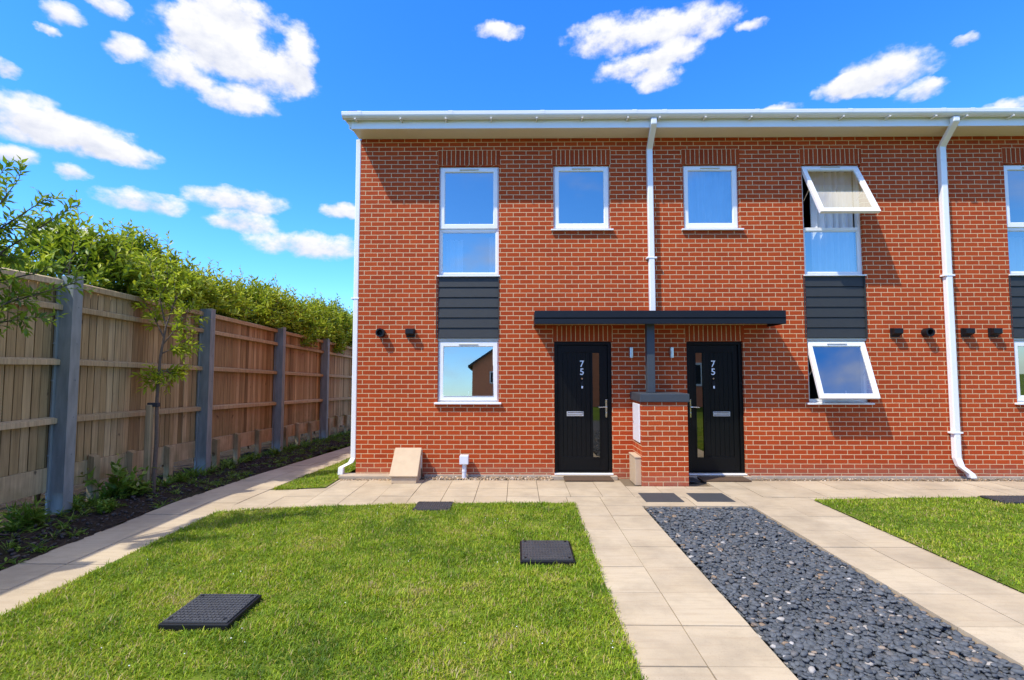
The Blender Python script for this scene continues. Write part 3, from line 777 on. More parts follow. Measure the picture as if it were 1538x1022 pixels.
HB = house('middle red brick house with two white sashes propped open and pale curtains upstairs', 2.20, 7.00, (4.725, 5.700), (2.763, 3.685), True, False,
           [(4.96, 5.66, 3.3, 5.07, .175, 6)], [(2.81, 3.65, 4.08, 5.1, .165, 7)], (28, 19), [(6.14, 'square'), (6.64, 'round')], [2.50])
HC = house('red brick house cut off by the right edge beyond the second white downpipe', 7.00, 11.80, (8.06, 9.04), (9.95, 10.89), False, False,
           [(8.1, 9.0, 3.3, 4.0, .4, 6)], None, (0, 0), [(7.28, 'square'), (7.72, 'square')], [])
# white downpipes
downpipe(HA, [(2.165, -.44, 5.70), (2.165, -.44, 5.60), (2.195, -.055, 5.36), (2.205, -.055, 2.66)], [(2.203, -.055, 3.55)], w=.092)
downpipe(HB, [(6.90, -.44, 5.70), (6.90, -.44, 5.62), (7.0, -.055, 5.38), (7.0, -.055, .32), (7.03, -.075, .19), (7.16, -.10, .08), (7.18, -.11, .012)], [(7.0, -.055, 3.25), (7.0, -.055, .72)], w=.10)
p = downpipe(HA, [(-2.672, .05, 5.60), (-2.672, .05, .29), (-2.70, .02, .22), (-2.84, -.03, .15), (-2.845, -.04, .03)], [(-2.672, .05, 2.9)], w=.085)

# house across the street, seen as a reflection in the left ground floor pane
def far_house(label, ox, oy):
    OH = thing('brick_house', label, 'house', (ox, oy, 0)); y = oy; b = oy - 8
    m = MB(); m.box(ox - 5, ox + 5, b, y, -.1, 4.9)
    m.face([(ox - 5, y, 4.9), (ox + 5, y, 4.9), (ox, y, 8.2)]); m.face([(ox + 5, b, 4.9), (ox - 5, b, 4.9), (ox, b, 8.2)])
    obj('wall', m, M['housewall'], OH)
    m = MB()
    for s in (-1, 1):
        xe = ox + s * 5.4; m.hexa([(xe, b - .3, 4.62), (ox, b - .3, 8.22), (ox, y + .3, 8.22), (xe, y + .3, 4.62), (xe, b - .3, 4.82), (ox, b - .3, 8.42), (ox, y + .3, 8.42), (xe, y + .3, 4.82)])
    obj('roof', m, M['housegrey'], OH)
    for x, z in ((-3.4, 3.2), (-1.4, 3.2), (2.1, 3.2), (-3.4, .9), (-.4, .9)):
        m = MB(); m.ring_xz(ox + x, ox + x + .9, y, y + .04, z, z + 1.1, .1); w = obj('window', m, M['upvc'], OH)
        m = MB(); m.box(ox + x + .1, ox + x + .8, y + .005, y + .02, z + .1, z + 1.0); obj('pane', m, M['anth'], w)
far_house('dark brick gabled house mirrored in the left ground floor window', .9, -37)
far_house('brick house mirrored as a brown blur in the glass strip of the left door', 8.2, -15)

# ------------------------------------------------------------------ porch, pillar
T = thing('porch_canopy', 'flat dark canopy on one post over both black doors', 'canopy', (2.2, 0, 2.42))
m = MB(); m.box(.27, 4.10, -.55, .0, 2.50, 2.525); m.box(.27, 4.10, -.55, -.535, 2.422, 2.628); m.box(.27, .285, -.5345, -.002, 2.422, 2.628); m.box(4.085, 4.10, -.5345, -.002, 2.422, 2.628)
m.box(.286, 4.084, -.534, -.002, 2.585, 2.60)
obj('roof_panel', m, M['anth'], T, bevel=.004)
m = MB(); m.box(2.03, 2.15, -.36, -.24, 1.366, 2.499); obj('post', m, M['capm'], T, bevel=.006)
T = thing('brick_pillar', 'short red brick meter pillar with grey metal cap between the two doors', 'pillar', (2.2, -.3, 0))
m = MB(); m.box(1.865, 2.548, -.62, -.003, -.02, 1.238); obj('brickwork', m, M['brick'], T)
m = MB(); m.box(1.835, 2.575, -.65, -.004, 1.24, 1.365); obj('cap', m, M['capm'], T, bevel=.008)
m = MB(); m.box(1.845, 1.864, -.53, -.12, .62, 1.20); d = obj('meter_door', m, M['meter'], T, bevel=.006)
m = MB(); m.tube([(1.846, -.18, .91), (1.835, -.18, .91)], .014, 10); obj('lock', m, M['steel'], d)
m = MB(); m.box(1.775, 1.864, -.55, -.16, -.01, .395); m.box(1.767, 1.864, -.56, -.15, .396, .42)
tag(obj('meter_box', m, M['sand'], None, (1.82, -.37, 0), .004), 'small beige upright box against the left foot of the brick pillar', 'meter box')

# ------------------------------------------------------------------ small things at the wall foot
T = thing('meter_box', 'beige box with sloping lid leaning on the wall below the left window', 'meter box', (-1.72, -.3, 0))
m = MB(); m.hexa([(-1.91, -.52, 0), (-1.53, -.52, 0), (-1.53, -.02, 0), (-1.91, -.02, 0), (-1.91, -.52, .10), (-1.53, -.52, .10), (-1.53, -.14, .44), (-1.91, -.14, .44)])
m.hexa([(-1.91, -.139, .0), (-1.53, -.139, .0), (-1.53, -.02, .0), (-1.91, -.02, .0), (-1.91, -.139, .44), (-1.53, -.139, .44), (-1.53, -.02, .44), (-1.91, -.02, .44)])
obj('body', m, M['sand'], T, bevel=.006)
m = MB(); m.hexa([(-1.935, -.545, .105), (-1.505, -.545, .105), (-1.525, -.13, .462), (-1.945, -.13, .462), (-1.935, -.55, .122), (-1.505, -.55, .122), (-1.525, -.14, .482), (-1.945, -.14, .482)])
obj('lid', m, M['sand'], T, bevel=.005)
m = MB(); m.box(-1.529, -1.520, -.17, -.145, .16, .36); obj('hinge', m, M['upvc'], T)
T = thing('vent_pipe', 'short pale upright pipe with square cap at the wall foot', 'pipe', (-.845, -.12, 0))
m = MB(); m.tube([(-.845, -.12, -.03), (-.845, -.12, .24)], .035, 16); m.tube([(-.845, -.12, .10), (-.845, -.12, .125)], .039, 16); obj('pipe', m, M['pipe'], T)
m = MB(); m.box(-.915, -.775, -.19, -.05, .225, .36); obj('cap', m, M['pipe'], T, bevel=.006)
def flat(name, mat, x0, x1, y0, y1, z0, z1, label, cat, group=None, skew=0, bevel=.006):
    m = MB(); m.hexa([(x0 + skew, y0, z0), (x1 + skew, y0, z0), (x1, y1, z0), (x0, y1, z0), (x0 + skew, y0, z1), (x1 + skew, y0, z1), (x1, y1, z1), (x0, y1, z1)])
    return tag(obj(name, m, mat, None, ((x0 + x1) / 2, (y0 + y1) / 2, z0), bevel), label, cat, group)
flat('doormat', M['coir'], .735, 1.49, -.36, -.06, .002, .026, 'brown doormat at the door left of the brick pillar', 'doormat', 'doormats')
flat('doormat', M['coir'], 2.86, 3.60, -.36, -.06, .002, .026, 'brown doormat at the door right of the brick pillar', 'doormat', 'doormats')
flat('doormat', M['rubber'], 2.58, 2.80, -.40, -.08, .002, .018, 'narrow black mat tucked behind the right side of the brick pillar', 'doormat', 'doormats')
flat('inspection_plate', M['plate'], 1.69, 2.19, -1.485, -1.04, -.02, .004, 'dark square plate set in the paving, left of a pair by the pebbles', 'cover', 'plates set in the paving', bevel=.002)
flat('inspection_plate', M['plate'], 2.36, 2.862, -1.485, -1.04, -.02, .004, 'dark square plate set in the paving, right of a pair by the pebbles', 'cover', 'plates set in the paving', bevel=.002)
def cover(i, h, label):
    x0, x1, y0, y1 = COVERS[i]
    T = thing('manhole_cover', label, 'manhole cover', ((x0 + x1) / 2, (y0 + y1) / 2, 0), 'black plastic covers in the lawns')
    m = MB(); m.box(x0, x1, y0, y1, -.02, h - .004); obj('frame', m, M['blackp'], T, bevel=.006)
    m = MB(); m.box(x0 + .018, x1 - .018, y0 + .018, y1 - .018, h - .0035, h + .006)
    n = 16
    for a in range(n):
        xx = x0 + .035 + (x1 - x0 - .07) * a / (n - 1)
        for b in range(11):
            yy = y0 + .04 + (y1 - y0 - .08) * b / 10
            s = .013 if (a + b) % 2 else .006; t = .006 if (a + b) % 2 else .016
            m.box(xx - s / 2 - .003, xx + s / 2 + .003, yy - t / 2 - .003, yy + t / 2 + .003, h + .0055, h + .0105)
    obj('lid', m, M['cover'], T)
    m = MB()
    for sx in (x0 + .05, x1 - .05):
        for sy in (y0 + .05, y1 - .05): m.tube([(sx, sy, h + .005), (sx, sy, h + .0125)], .012, 8)
    obj('screw', m, M['blackp'], T)
cover(0, .060, 'thick black cover standing proud of the grass, nearest the camera')
cover(1, .052, 'black square cover in the grass near the right edge of the big lawn')
cover(2, .022, 'low dark cover sunk in the lawn edge below the short white pipe')
cover(3, .030, 'dark cover at the far edge of the small right hand lawn')

# ------------------------------------------------------------------ fence
FX = -5.65
T = thing('timber_fence', 'tall weathered close board fence held by blue grey steel posts', 'fence', (FX, 0, 0))
posts = [-7.5, -4.78, -2.06, .66, 3.38, 6.10, 8.82, 11.54]
for k, y in enumerate(posts):
    g = float(gz(FX, y)); m = MB(); t = g + 2.885
    m.box(FX + .046, FX + .205, y - .062, y + .062, g - .25, t); m.box(FX + .020, FX + .0455, y - .095, y + .095, g - .25, t - .004)
    m.box(FX + .204, FX + .209, y - .068, y + .068, g - .25, t + .003)
    p = obj('steel_post', m, M['post'], T, (FX, y, g), .004)
    m = MB()
    for z in (.25, .7, 1.15, 1.6, 2.05, 2.5):
        m.tube([(FX + .033, y - .094, g + z), (FX + .033, y - .108, g + z)], .011, 6); m.tube([(FX + .208, y + .02, g + z), (FX + .214, y + .02, g + z)], .008, 6)
    obj('bolt', m, M['post'], p)
for k in range(len(posts) - 1):
    y0, y1 = posts[k] + .001, posts[k + 1] - .001
    g0, g1 = float(gz(FX, y0)), float(gz(FX, y1))
    gl = lambda y: g0 + (g1 - g0) * (y - y0) / (y1 - y0)
    m = MB(); n = 26; bw = (y1 - y0) / n
    for i in range(n):
        a = y0 + i * bw; c = a + bw * rng.uniform(.82, .89); b = a + bw
        z0, z1 = gl(a) + .56, gl(a) + 2.78 + rng.normal(0, .006); t = rng.normal(0, .003)
        m.val = float(np.clip(rng.normal(.22, .12), 0, 1)); m.box(FX - .062, FX - .050, a, b, z0, z1 - .01)  # back boards coloured darker, putting the shade of the gaps into them
        m.val = float(np.clip(rng.normal(.55, .27), 0, 1))
        m.hexa([(FX - .019, a, z0), (FX + .008 + t, a, z0), (FX + .013 + t, c, z0), (FX - .019, c, z0), (FX - .019, a, z1), (FX + .008 + t, a, z1), (FX + .013 + t, c, z1), (FX - .019, c, z1)])
    obj('board_panel', m, M['wood'], T, (FX, y0, g0))
    for z, h, d in ((2.805, .045, .06), (2.50, .042, .075), (1.83, .042, .075), (1.12, .042, .075)):
        m = MB(); m.val = float(rng.uniform(.2, .8))
        ra, rb = y0 + .064, y1 - .064; ga, gb = gl(ra), gl(rb)
        m.hexa([(FX + .0175, ra, ga + z - h), (FX + .0175 + d, ra, ga + z - h), (FX + .0175 + d, rb, gb + z - h), (FX + .0175, rb, gb + z - h),
                (FX + .0175, ra, ga + z + h), (FX + .0175 + d, ra, ga + z + h * .5), (FX + .0175 + d, rb, gb + z + h * .5), (FX + .0175, rb, gb + z + h)])
        obj('rail', m, M['rail'], T, (FX, y0, g0 + z), .004)
    m = MB(); m.val = float(rng.uniform(.55, .9))
    m.hexa([(FX - .01, y0, g0 + .27), (FX + .026, y0, g0 + .27), (FX + .026, y1, g1 + .27), (FX - .01, y1, g1 + .27), (FX - .01, y0, g0 + .555), (FX + .026, y0, g0 + .555), (FX + .026, y1, g1 + .555), (FX - .01, y1, g1 + .555)])
    obj('gravel_board', m, M['rail'], T, (FX, y0, g0 + .27), .004)
    for f in (.17, .42, .71):
        y = y0 + (y1 - y0) * (f + rng.normal(0, .01)); g = gl(y); m = MB(); m.val = float(rng.uniform(.1, .6)); h = .56 + rng.normal(0, .02)
        m.hexa([(FX + .028, y - .05, g - .2), (FX + .118, y - .05, g - .2), (FX + .118, y + .05, g - .2), (FX + .028, y + .05, g - .2),
                (FX + .028, y - .05, g + h + .03), (FX + .118, y - .05, g + h), (FX + .118, y + .05, g + h), (FX + .028, y + .05, g + h + .03)])
        obj('stub_post', m, M['rail'], T, (FX, y, g), .005)

# ------------------------------------------------------------------ hedge behind the fence
def lump(y): return .12 * noise.noise((y * 3.1, 1, 5)) + .10 * math.sin(y * 6.1 + 1) + .16 * math.sin(y * 1.7 + .5) + .12 * math.sin(y * 3.9) + .10 * noise.noise((y * 1.1, 3, 0))
def envelope(n, ylo, yhi, shell_lo):
    y = rng.uniform(ylo, yhi, n); y = np.where((y < -1.5) & (rng.uniform(0, 1, n) < .75), rng.uniform(-1.2, yhi, n), y); th = rng.uniform(-.9, math.pi + .2, n); r = rng.uniform(shell_lo, 1.0, n)
    top = np.array([1.32 + lump(a) for a in y]) - .26 * sst(-.6, .8, y) * (1 - .6 * sst(4.0, 7.0, y)); top = top * sst(-2.1, -1.1, y) + .45 * (1 - sst(-2.1, -1.1, y))
    cz = 2.35 + gz(FX, y) * .25
    x = -6.50 + .10 * sst(1.5, 3.5, y) + .80 * r * np.cos(th); z = cz + np.where(np.sin(th) > 0, top, .8) * r * np.sin(th)
    out = np.stack([np.cos(th) * .8, rng.normal(0, .45, n), np.sin(th) * 1.0 + .35], 1)
    return np.stack([x, y, z], 1), out
T = thing('hedge', 'dense bright green leafy hedge rising above the timber fence', 'hedge', (-6.55, 4, -.3))
S, O = envelope(5600, -3.2, 12.5, .72)
lf, stems = sprigs(S, O, rng.uniform(.16, .42, len(S)), 10, .145, .052, .25, .95)
# tall young shoots on top
S2, O2 = envelope(460, -2.2, 12, .9); k = O2[:, 2] > .9; S2 = S2[k]; O2 = O2[k] * np.array([.5, .6, 1.5])
lf2, st2 = sprigs(S2, O2, rng.uniform(.35, .70, len(S2)), 12, .12, .042, .4, 1.0, .1)
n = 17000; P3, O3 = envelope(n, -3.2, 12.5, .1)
lf3 = [P3, O3 + unit(n) * 1.2, unit(n) + [0, 0, .6], rng.uniform(.10, .15, n), rng.uniform(.045, .065, n), rng.uniform(0, .30, n)]  # inner leaves given darker colour to stand for shade inside the hedge
def clear_fence(q):
    p = q[0]; top = gz(FX, p[:, 1]) + 2.86 - .30 * (np.array([noise.noise((a * .9, 7, 0)) for a in p[:, 1]]) > .12) * (p[:, 0] < FX + .28)
    k = (p[:, 0] < FX - .16) | ((p[:, 2] > top) & (p[:, 0] < FX + .5))
    return [a[k] for a in q]
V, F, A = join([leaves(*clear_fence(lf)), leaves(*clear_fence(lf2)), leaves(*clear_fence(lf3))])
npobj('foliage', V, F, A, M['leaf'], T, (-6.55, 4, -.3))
obj('twigs', twigs([q for q in stems[::2] + st2 if q[-1][0] < FX - .1 or q[0][2] > 3.0]), M['twig'], T)
m = MB()
for y in np.arange(-3.1, 12.4, .55):
    g = float(gz(FX, y)) - .1; x = -6.55 + rng.normal(0, .12)
    for q in range(3):
        m.tube([(x, y, g), (x + rng.normal(0, .1), y + rng.normal(0, .12), g + 1.1), (x + rng.normal(0, .3), y + rng.normal(0, .3), 2.4), (x + rng.normal(0, .4), y + rng.normal(0, .4), 3.3)], [.03, .024, .016, .007], 6)
obj('stems', m, M['twig'], T)

# tree at the left edge, its branches reaching into the picture
TB = Vector((-5.25, -3.95, 0))
T = thing('tree', 'leafy tree branches reaching in from the left edge in front of the fence', 'tree', TB)
m = MB(); top = Vector((-5.2, -3.9, 2.0)); m.tube([TB - Vector((0, 0, .1)), TB + Vector((.03, .02, 1.0)), top, Vector((-5.25, -3.85, 2.8)), Vector((-5.3, -3.85, 3.35))], [.06, .05, .042, .03, .012], 8)
ends = [(-4.66, -3.6, 3.52), (-4.50, -3.52, 3.34), (-4.36, -3.42, 3.28), (-4.62, -3.5, 3.08), (-4.70, -3.6, 2.78), (-4.42, -3.42, 2.70), (-4.30, -3.35, 2.58), (-4.62, -3.4, 2.46), (-4.62, -3.4, 2.24), (-4.9, -3.6, 3.3), (-4.9, -3.55, 2.7), (-4.95, -3.5, 3.6), (-5.3, -3.5, 3.6), (-5.6, -4.2, 3.3), (-5.1, -4.4, 3.4), (-5.32, -3.82, 3.75), (-5.5, -3.6, 3.2), (-5.35, -4.3, 2.9), (-5.0, -4.2, 2.9)]
SS, OO = [], []
for e in ends:
    e = Vector(e); s = top + Vector((0, 0, rng.uniform(-.3, .8))); mid = s.lerp(e, .55) + Vector((0, 0, .10))
    m.tube([s, mid, e], [.014, .009, .003], 5)
    for t in np.linspace(.40, 1.0, 10):
        q = (s.lerp(mid, t / .55) if t < .55 else mid.lerp(e, (t - .55) / .45)); SS.append(np.array(q)); d = (e - s).normalized()
        OO.append(np.array(d) * .9 + rng.normal(0, .45, 3) + np.array([0, 0, -.12]))
lf, st = sprigs(SS, OO, rng.uniform(.12, .24, len(SS)), 10, .086, .033, .15, .95, .0)
for q in st: m.tube([q[0], q[5], q[-1]], [.0028, .002, .001], 4, False)
obj('trunk', m, M['twig'], T)
V, F, A = leaves(*lf); npobj('crown', V, F, A, M['treeleaf'], T, tuple(TB))

# slender sapling with its stake
SB = Vector((-5.20, -.98, -.03))
T = thing('sapling', 'slender young tree with sparse yellow green leaves against the fence', 'tree', SB)
m = MB(); tp = [(-5.20, -.98, -.06), (-5.185, -.97, .7), (-5.21, -.96, 1.3), (-5.18, -.97, 1.9), (-5.13, -.95, 2.35)]
m.tube(tp, [.030, .026, .022, .018, .013], 8)
br = [((-5.13, -.95, 2.35), (-5.02, -.93, 2.75), (-5.08, -.9, 3.2)), ((-5.13, -.95, 2.35), (-5.28, -.9, 2.8), (-5.42, -.95, 3.30)), ((-5.15, -.96, 2.1), (-4.98, -.92, 2.35), (-4.86, -.85, 2.62)),
      ((-5.18, -.97, 1.95), (-5.02, -.9, 2.05), (-4.90, -.85, 2.14)), ((-5.15, -.96, 2.2), (-5.35, -.9, 2.5), (-5.50, -.9, 2.72)), ((-5.19, -.97, 1.5), (-5.26, -.95, 1.58), (-5.30, -.93, 1.62)),
      ((-5.02, -.93, 2.75), (-4.9, -.9, 2.95), (-4.82, -.9, 3.05)), ((-5.28, -.9, 2.8), (-5.2, -.85, 3.0), (-5.22, -.85, 3.3)), ((-5.2, -.96, 1.72), (-5.10, -.9, 1.70), (-5.06, -.88, 1.64))]
SS, OO = [], []
for b in br:
    m.tube(b, [.010, .007, .003], 6)
    a, c, e = [np.array(q) for q in b]
    for t in np.linspace(.25, 1, 14):
        q = (a + (c - a) * t * 2) if t < .5 else (c + (e - c) * (t - .5) * 2); SS.append(q)
        OO.append((e - a) / np.linalg.norm(e - a) * .6 + rng.normal(0, .55, 3) + [.15, 0, 0])
lf, st = sprigs(SS, OO, rng.uniform(.14, .26, len(SS)), 9, .105, .038, .2, .95, .0, gravity=.25)
for q in st: m.tube([q[0], q[4], q[-1]], [.003, .002, .001], 4, False)
obj('trunk', m, M['bark'], T)
V, F, A = leaves(*lf); npobj('crown', V, F, A, M['sapleaf'], T, tuple(SB))
T = thing('tree_stake', 'square timber stake tied to the slender sapling by the fence', 'stake', (-5.28, -1.0, 0))
m = MB(); m.val = .3; m.box(-5.315, -5.245, -1.035, -.965, -.2, 1.22); obj('stake_post', m, M['rail'], T, bevel=.006)
m = MB(); m.box(-5.325, -5.17, -1.0, -.94, 1.19, 1.25); obj('tie', m, M['rubber'], T, bevel=.008)

# ------------------------------------------------------------------ weeds in the border
def bed_spots(n, s0, s1, near=None):
    o = []
    while len(o) < n:
        y = rng.uniform(-4.8, 9) if near is None else rng.uniform(*near); x = rng.uniform(-5.95, -4.48) + .055 * max(0, y - .2)
        if noise.noise((x * 1.6, y * 1.6, 8)) < -.12 : continue
        o.append((x, y, rng.uniform(s0, s1)))
    return o
near_fence = [(FX + .12 + abs(rng.normal(0, .14)), rng.uniform(-4.5, 8), rng.uniform(.8, 1.6)) for _ in range(120)]
V, F, A = join([rosettes(bed_spots(420, .5, 1.2), 9, .085, .022, (.2, 1.1), .1, .8), rosettes(bed_spots(420, .5, 1.1), 12, .13, .007, (.5, 2.2), .3, 1),
                rosettes(near_fence, 12, .15, .020, (.5, 2.4), .15, .85), rosettes(bed_spots(500, .4, .8), 6, .045, .02, (.1, .6), .2, .9)])
stuff(npobj('weeds', V, F, A, M['weed']), 'low weeds and grass tufts scattered over the dark soil border', 'weeds')
def weed_plant(x, y, h, n, Ll, Lw, label):
    g = float(gz(x, y)); T = thing('weed_plant', label, 'plant', (x, y, g), 'larger weeds in the soil border')
    S = [np.array([x + rng.normal(0, .03), y + rng.normal(0, .03), g]) for _ in range(n)]
    Dn = [np.array([rng.normal(0, .42), rng.normal(0, .42), 1.0]) for _ in range(n)]
    lf, st = sprigs(S, Dn, rng.uniform(.5, 1.0, n) * h, 9, Ll, Lw, .3, .8, .0)
    V, F, A = leaves(*lf); npobj('foliage', V, F, A, M['weed'], T, (x, y, g)); obj('stems', twigs(st, .004), M['weed'], T)
weed_plant(-5.42, -1.42, .62, 14, .12, .055, 'tall leafy weed with broad leaves beside the first steel post')
weed_plant(-5.25, -1.22, .26, 12, .10, .055, 'low broad leaved weed at the foot of the slender sapling')
weed_plant(-4.98, -2.02, .15, 22, .055, .028, 'small rounded green weed clump on the soil near the path')
weed_plant(-5.45, -2.62, .30, 12, .16, .022, 'strappy pale green weed left of the first steel post')
# bark scraps and pale stones lying on the soil
V, F, A = join([pebbles(1500, -5.7, -4.5, -4.8, 5, .0, .025, .008, .028, .4, .5, 6)])
V[:, 2] += gz(V[:, 0], V[:, 1])
stuff(npobj('soil_clods', V, F, A * .9, pebble_mat('soil_clod', [(0, (.02, .015, .011)), (.7, (.05, .036, .027)), (.93, (.12, .09, .065)), (1, (.32, .27, .22))], .95), smooth=True), 'clods, bark scraps and pale stones lying on the soil border', 'soil clods')

# ------------------------------------------------------------------ sky, sun, camera
w = bpy.data.worlds.new('World'); sc.world = w; w.use_nodes = True
nt = w.node_tree; bg = nt.nodes['Background']
SUN = Vector((.62, .45, -1.10))
sky = N(nt, 'ShaderNodeTexSky', sky_type='NISHITA'); sky.sun_disc = False
sky.sun_elevation = math.asin(-SUN.normalized().z); sky.sun_rotation = math.atan2(-SUN.x, -SUN.y)
sky.air_density = 1.0; sky.dust_density = .3; sky.ozone_density = 2.5
hs = N(nt, 'ShaderNodeHueSaturation'); hs.inputs['Saturation'].default_value = 1.32; hs.inputs['Value'].default_value = 1.0; L(nt, sky.outputs[0], hs.inputs['Color'])
tint = mix(nt, 1.0, hs.outputs[0], (.66, 1.0, 1.55), 'MULTIPLY')
tc = N(nt, 'ShaderNodeTexCoord'); d = tc.outputs['Generated']
s = N(nt, 'ShaderNodeSeparateXYZ'); L(nt, d, s.inputs[0])
az = N(nt, 'ShaderNodeMath', operation='ARCTAN2'); L(nt, s.outputs[0], az.inputs[0]); L(nt, s.outputs[1], az.inputs[1])
el = N(nt, 'ShaderNodeMath', operation='ARCSINE'); L(nt, s.outputs[2], el.inputs[0])
ae = N(nt, 'ShaderNodeCombineXYZ'); L(nt, az.outputs[0], ae.inputs[0]); L(nt, el.outputs[0], ae.inputs[1])
n1 = N(nt, 'ShaderNodeTexNoise'); n1.inputs['Scale'].default_value = 22; n1.inputs['Detail'].default_value = 9; n1.inputs['Roughness'].default_value = .6
st_ = scaled(nt, ae.outputs[0], (1, 1.5, 1)); L(nt, st_, n1.inputs['Vector'])
wp = N(nt, 'ShaderNodeVectorMath', operation='MULTIPLY_ADD'); L(nt, n1.outputs['Color'], wp.inputs[0]); wp.inputs[1].default_value = (.038, .024, 0)
off = N(nt, 'ShaderNodeVectorMath', operation='SUBTRACT'); L(nt, ae.outputs[0], off.inputs[0]); off.inputs[1].default_value = (.019, .012, 0); L(nt, off.outputs[0], wp.inputs[2])
CL = [(-0.562, 0.53, 0.083, 0.038), (-0.492, 0.499, 0.082, 0.029), (-0.619, 0.474, 0.045, 0.027), (-0.53, 0.451, 0.063, 0.02), (-0.43, 0.535, 0.031, 0.043), (-0.541, 0.578, 0.079, 0.023), (-0.593, 0.536, 0.04, 0.026), (-0.696, 0.48, 0.026, 0.017), (-0.769, 0.496, 0.026, 0.013), (-0.715, 0.528, 0.025, 0.011), (-0.785, 0.47, 0.013, 0.006), (-0.799, 0.35, 0.058, 0.029), (-0.739, 0.345, 0.057, 0.024), (-0.814, 0.299, 0.029, 0.012), (-0.686, 0.333, 0.042, 0.016), (-0.752, 0.291, 0.02, 0.012), (-0.662, 0.267, 0.058, 0.016), (-0.523, 0.292, 0.072, 0.02), (-0.517, 0.257, 0.05, 0.015), (-0.34, 0.296, 0.045, 0.013), (-0.401, 0.228, 0.095, 0.022), (-0.764, 0.202, 0.039, 0.012), (-0.827, 0.407, 0.016, 0.01), (0.212, 0.6, 0.098, 0.028), (0.353, 0.596, 0.078, 0.024), (0.231, 0.546, 0.065, 0.017), (0.289, 0.523, 0.043, 0.016), (0.315, 0.558, 0.052, 0.018), (-0.04, 0.618, 0.048, 0.012), (0.654, 0.454, 0.059, 0.027), (0.597, 0.45, 0.042, 0.015), (0.699, 0.413, 0.03, 0.012), (0.752, 0.463, 0.016, 0.007), (0.498, 0.439, 0.033, 0.009), (0.791, 0.361, 0.036, 0.009), (0.456, 0.571, 0.027, 0.008)]
acc = None; low = None
for (a, e, ra, re) in CL:
    q = N(nt, 'ShaderNodeVectorMath', operation='SUBTRACT'); L(nt, wp.outputs[0], q.inputs[0]); q.inputs[1].default_value = (a, e, 0)
    q2 = scaled(nt, q.outputs[0], (.75 / ra, .76 / re, 0))
    dt = N(nt, 'ShaderNodeVectorMath', operation='DOT_PRODUCT'); L(nt, q2, dt.inputs[0]); L(nt, q2, dt.inputs[1])
    sb = N(nt, 'ShaderNodeMath', operation='SUBTRACT', use_clamp=True); sb.inputs[0].default_value = 1; L(nt, dt.outputs['Value'], sb.inputs[1])
    up = N(nt, 'ShaderNodeVectorMath', operation='DOT_PRODUCT'); L(nt, q2, up.inputs[0]); up.inputs[1].default_value = (.12, 1, 0)
    wl = N(nt, 'ShaderNodeMath', operation='MULTIPLY'); L(nt, up.outputs['Value'], wl.inputs[0]); L(nt, sb.outputs[0], wl.inputs[1])
    if low is None: low = wl.outputs[0]
    else:
        al = N(nt, 'ShaderNodeMath', operation='ADD'); L(nt, low, al.inputs[0]); L(nt, wl.outputs[0], al.inputs[1]); low = al.outputs[0]
    if acc is None: acc = sb.outputs[0]
    else:
        ad = N(nt, 'ShaderNodeMath', operation='ADD'); L(nt, acc, ad.inputs[0]); L(nt, sb.outputs[0], ad.inputs[1]); acc = ad.outputs[0]
n2 = N(nt, 'ShaderNodeTexNoise'); n2.inputs['Scale'].default_value = 24; n2.inputs['Detail'].default_value = 10; n2.inputs['Roughness'].default_value = .58; L(nt, st_, n2.inputs['Vector'])
m1 = N(nt, 'ShaderNodeMath', operation='MULTIPLY_ADD'); L(nt, n2.outputs[0], m1.inputs[0]); m1.inputs[1].default_value = 2.1; m1.inputs[2].default_value = -1.10
m2 = N(nt, 'ShaderNodeMath', operation='ADD'); L(nt, acc, m2.inputs[0]); L(nt, m1.outputs[0], m2.inputs[1])
gate = N(nt, 'ShaderNodeMath', operation='MULTIPLY', use_clamp=True); L(nt, acc, gate.inputs[0]); gate.inputs[1].default_value = 6
mr = N(nt, 'ShaderNodeMapRange', interpolation_type='SMOOTHSTEP'); L(nt, m2.outputs[0], mr.inputs[0]); mr.inputs[1].default_value = .0; mr.inputs[2].default_value = .95
den0 = N(nt, 'ShaderNodeMath', operation='MULTIPLY'); L(nt, mr.outputs[0], den0.inputs[0]); L(nt, gate.outputs[0], den0.inputs[1])
# unseen bank of extra bright white cloud overhead, added as neutral fill light
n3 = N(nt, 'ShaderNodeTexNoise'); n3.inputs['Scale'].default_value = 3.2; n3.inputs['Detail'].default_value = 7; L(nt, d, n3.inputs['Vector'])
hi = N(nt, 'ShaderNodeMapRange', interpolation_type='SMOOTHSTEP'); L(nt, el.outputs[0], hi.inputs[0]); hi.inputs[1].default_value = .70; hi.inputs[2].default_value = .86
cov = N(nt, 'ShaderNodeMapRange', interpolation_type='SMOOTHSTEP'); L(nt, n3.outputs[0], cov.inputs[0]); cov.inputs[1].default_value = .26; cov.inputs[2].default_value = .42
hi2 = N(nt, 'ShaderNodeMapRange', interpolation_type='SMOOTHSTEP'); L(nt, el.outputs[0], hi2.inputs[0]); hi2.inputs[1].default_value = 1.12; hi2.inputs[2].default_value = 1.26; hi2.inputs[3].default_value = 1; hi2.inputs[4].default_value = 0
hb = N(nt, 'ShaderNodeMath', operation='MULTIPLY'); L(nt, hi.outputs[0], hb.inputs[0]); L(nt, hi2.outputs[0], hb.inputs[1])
hc = N(nt, 'ShaderNodeMath', operation='MULTIPLY'); L(nt, hb.outputs[0], hc.inputs[0]); L(nt, cov.outputs[0], hc.inputs[1])
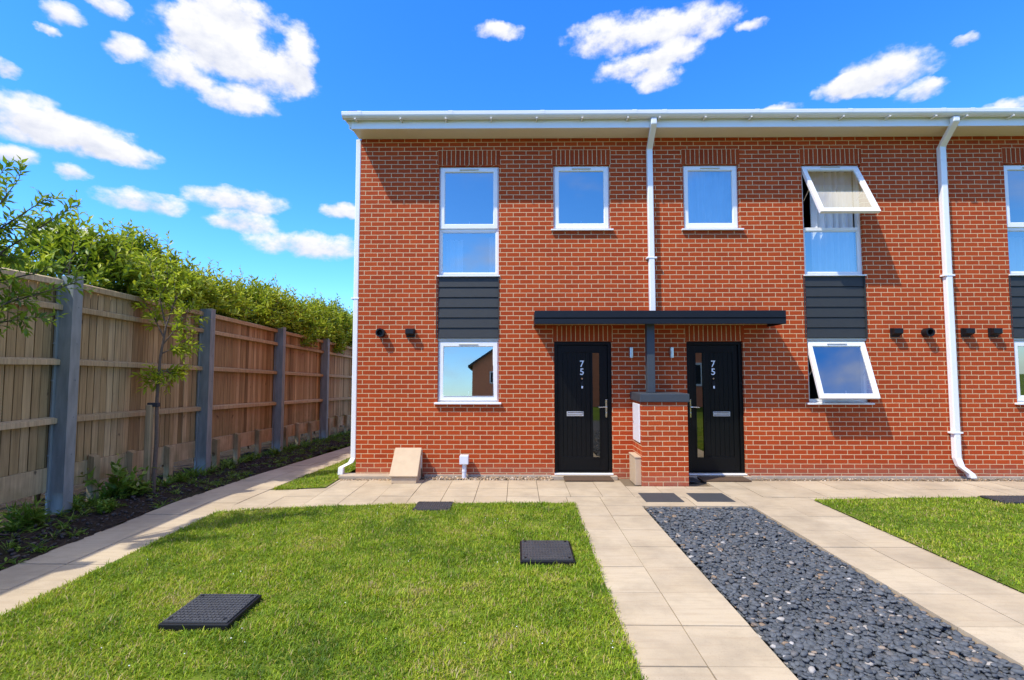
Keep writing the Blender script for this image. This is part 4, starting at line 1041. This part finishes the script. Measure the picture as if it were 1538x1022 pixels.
# unseen soft cloud behind the viewer, added for pane reflections and neutral fill
rear = N(nt, 'ShaderNodeMapRange', interpolation_type='SMOOTHSTEP'); L(nt, s.outputs[1], rear.inputs[0]); rear.inputs[1].default_value = .05; rear.inputs[2].default_value = -.25; rear.inputs[3].default_value = 0; rear.inputs[4].default_value = 1
n4 = N(nt, 'ShaderNodeTexNoise'); n4.inputs['Scale'].default_value = 4.5; n4.inputs['Detail'].default_value = 7; L(nt, scaled(nt, d, (1, 1, 2)), n4.inputs['Vector'])
c4 = N(nt, 'ShaderNodeMapRange', interpolation_type='SMOOTHSTEP'); L(nt, n4.outputs[0], c4.inputs[0]); c4.inputs[1].default_value = .46; c4.inputs[2].default_value = .78; c4.inputs[4].default_value = .7
r4 = N(nt, 'ShaderNodeMath', operation='MULTIPLY'); L(nt, rear.outputs[0], r4.inputs[0]); L(nt, c4.outputs[0], r4.inputs[1])
den1 = N(nt, 'ShaderNodeMath', operation='MAXIMUM'); L(nt, den0.outputs[0], den1.inputs[0]); L(nt, r4.outputs[0], den1.inputs[1])
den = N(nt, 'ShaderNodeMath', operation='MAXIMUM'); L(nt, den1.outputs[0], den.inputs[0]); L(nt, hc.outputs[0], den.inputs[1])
# undersides of the clouds are greyer than their sunlit tops
am = N(nt, 'ShaderNodeMath', operation='MAXIMUM'); L(nt, acc, am.inputs[0]); am.inputs[1].default_value = .05
rel = N(nt, 'ShaderNodeMath', operation='DIVIDE'); L(nt, low, rel.inputs[0]); L(nt, am.outputs[0], rel.inputs[1])
sh = N(nt, 'ShaderNodeMath', operation='MULTIPLY_ADD'); L(nt, n2.outputs[0], sh.inputs[0]); sh.inputs[1].default_value = 1.3; sh.inputs[2].default_value = -.10
sh2 = N(nt, 'ShaderNodeMath', operation='MULTIPLY_ADD'); L(nt, rel.outputs[0], sh2.inputs[0]); sh2.inputs[1].default_value = .42; L(nt, sh.outputs[0], sh2.inputs[2])
cc0 = ramp(nt, sh2.outputs[0], [(.12, (2.6, 2.78, 3.35)), (.48, (3.45, 3.52, 3.8)), (.72, (4.0, 4.0, 4.0))])
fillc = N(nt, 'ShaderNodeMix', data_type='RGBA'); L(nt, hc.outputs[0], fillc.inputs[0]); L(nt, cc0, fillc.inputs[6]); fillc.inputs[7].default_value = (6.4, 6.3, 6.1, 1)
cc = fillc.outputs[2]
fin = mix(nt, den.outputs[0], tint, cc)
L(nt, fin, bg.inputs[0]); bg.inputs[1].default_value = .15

sl = bpy.data.lights.new('sun', 'SUN'); sl.energy = 3.0; sl.angle = math.radians(.75); sl.color = (1, .935, .81)
so = bpy.data.objects.new('sun', sl); COL.objects.link(so); so.rotation_euler = SUN.to_track_quat('-Z', 'Y').to_euler(); so.location = (-8, -8, 14)
cam = bpy.data.cameras.new('camera'); cam.sensor_width = 36; cam.lens = 36 * 740 / 1538; cam.clip_end = 600; cam.clip_start = .05
co = bpy.data.objects.new('camera', cam); COL.objects.link(co); co.location = (0, -8.07, 1.75)
co.rotation_euler = (math.radians(93.25), 0, math.radians(.6)); sc.camera = co
sc.render.engine = 'CYCLES'
sc.view_settings.view_transform = 'Standard'; sc.view_settings.look = 'None'; sc.view_settings.gamma = 1; sc.view_settings.exposure = .80
sc.cycles.max_bounces = 8; sc.cycles.transparent_max_bounces = 12; sc.cycles.use_denoising = True
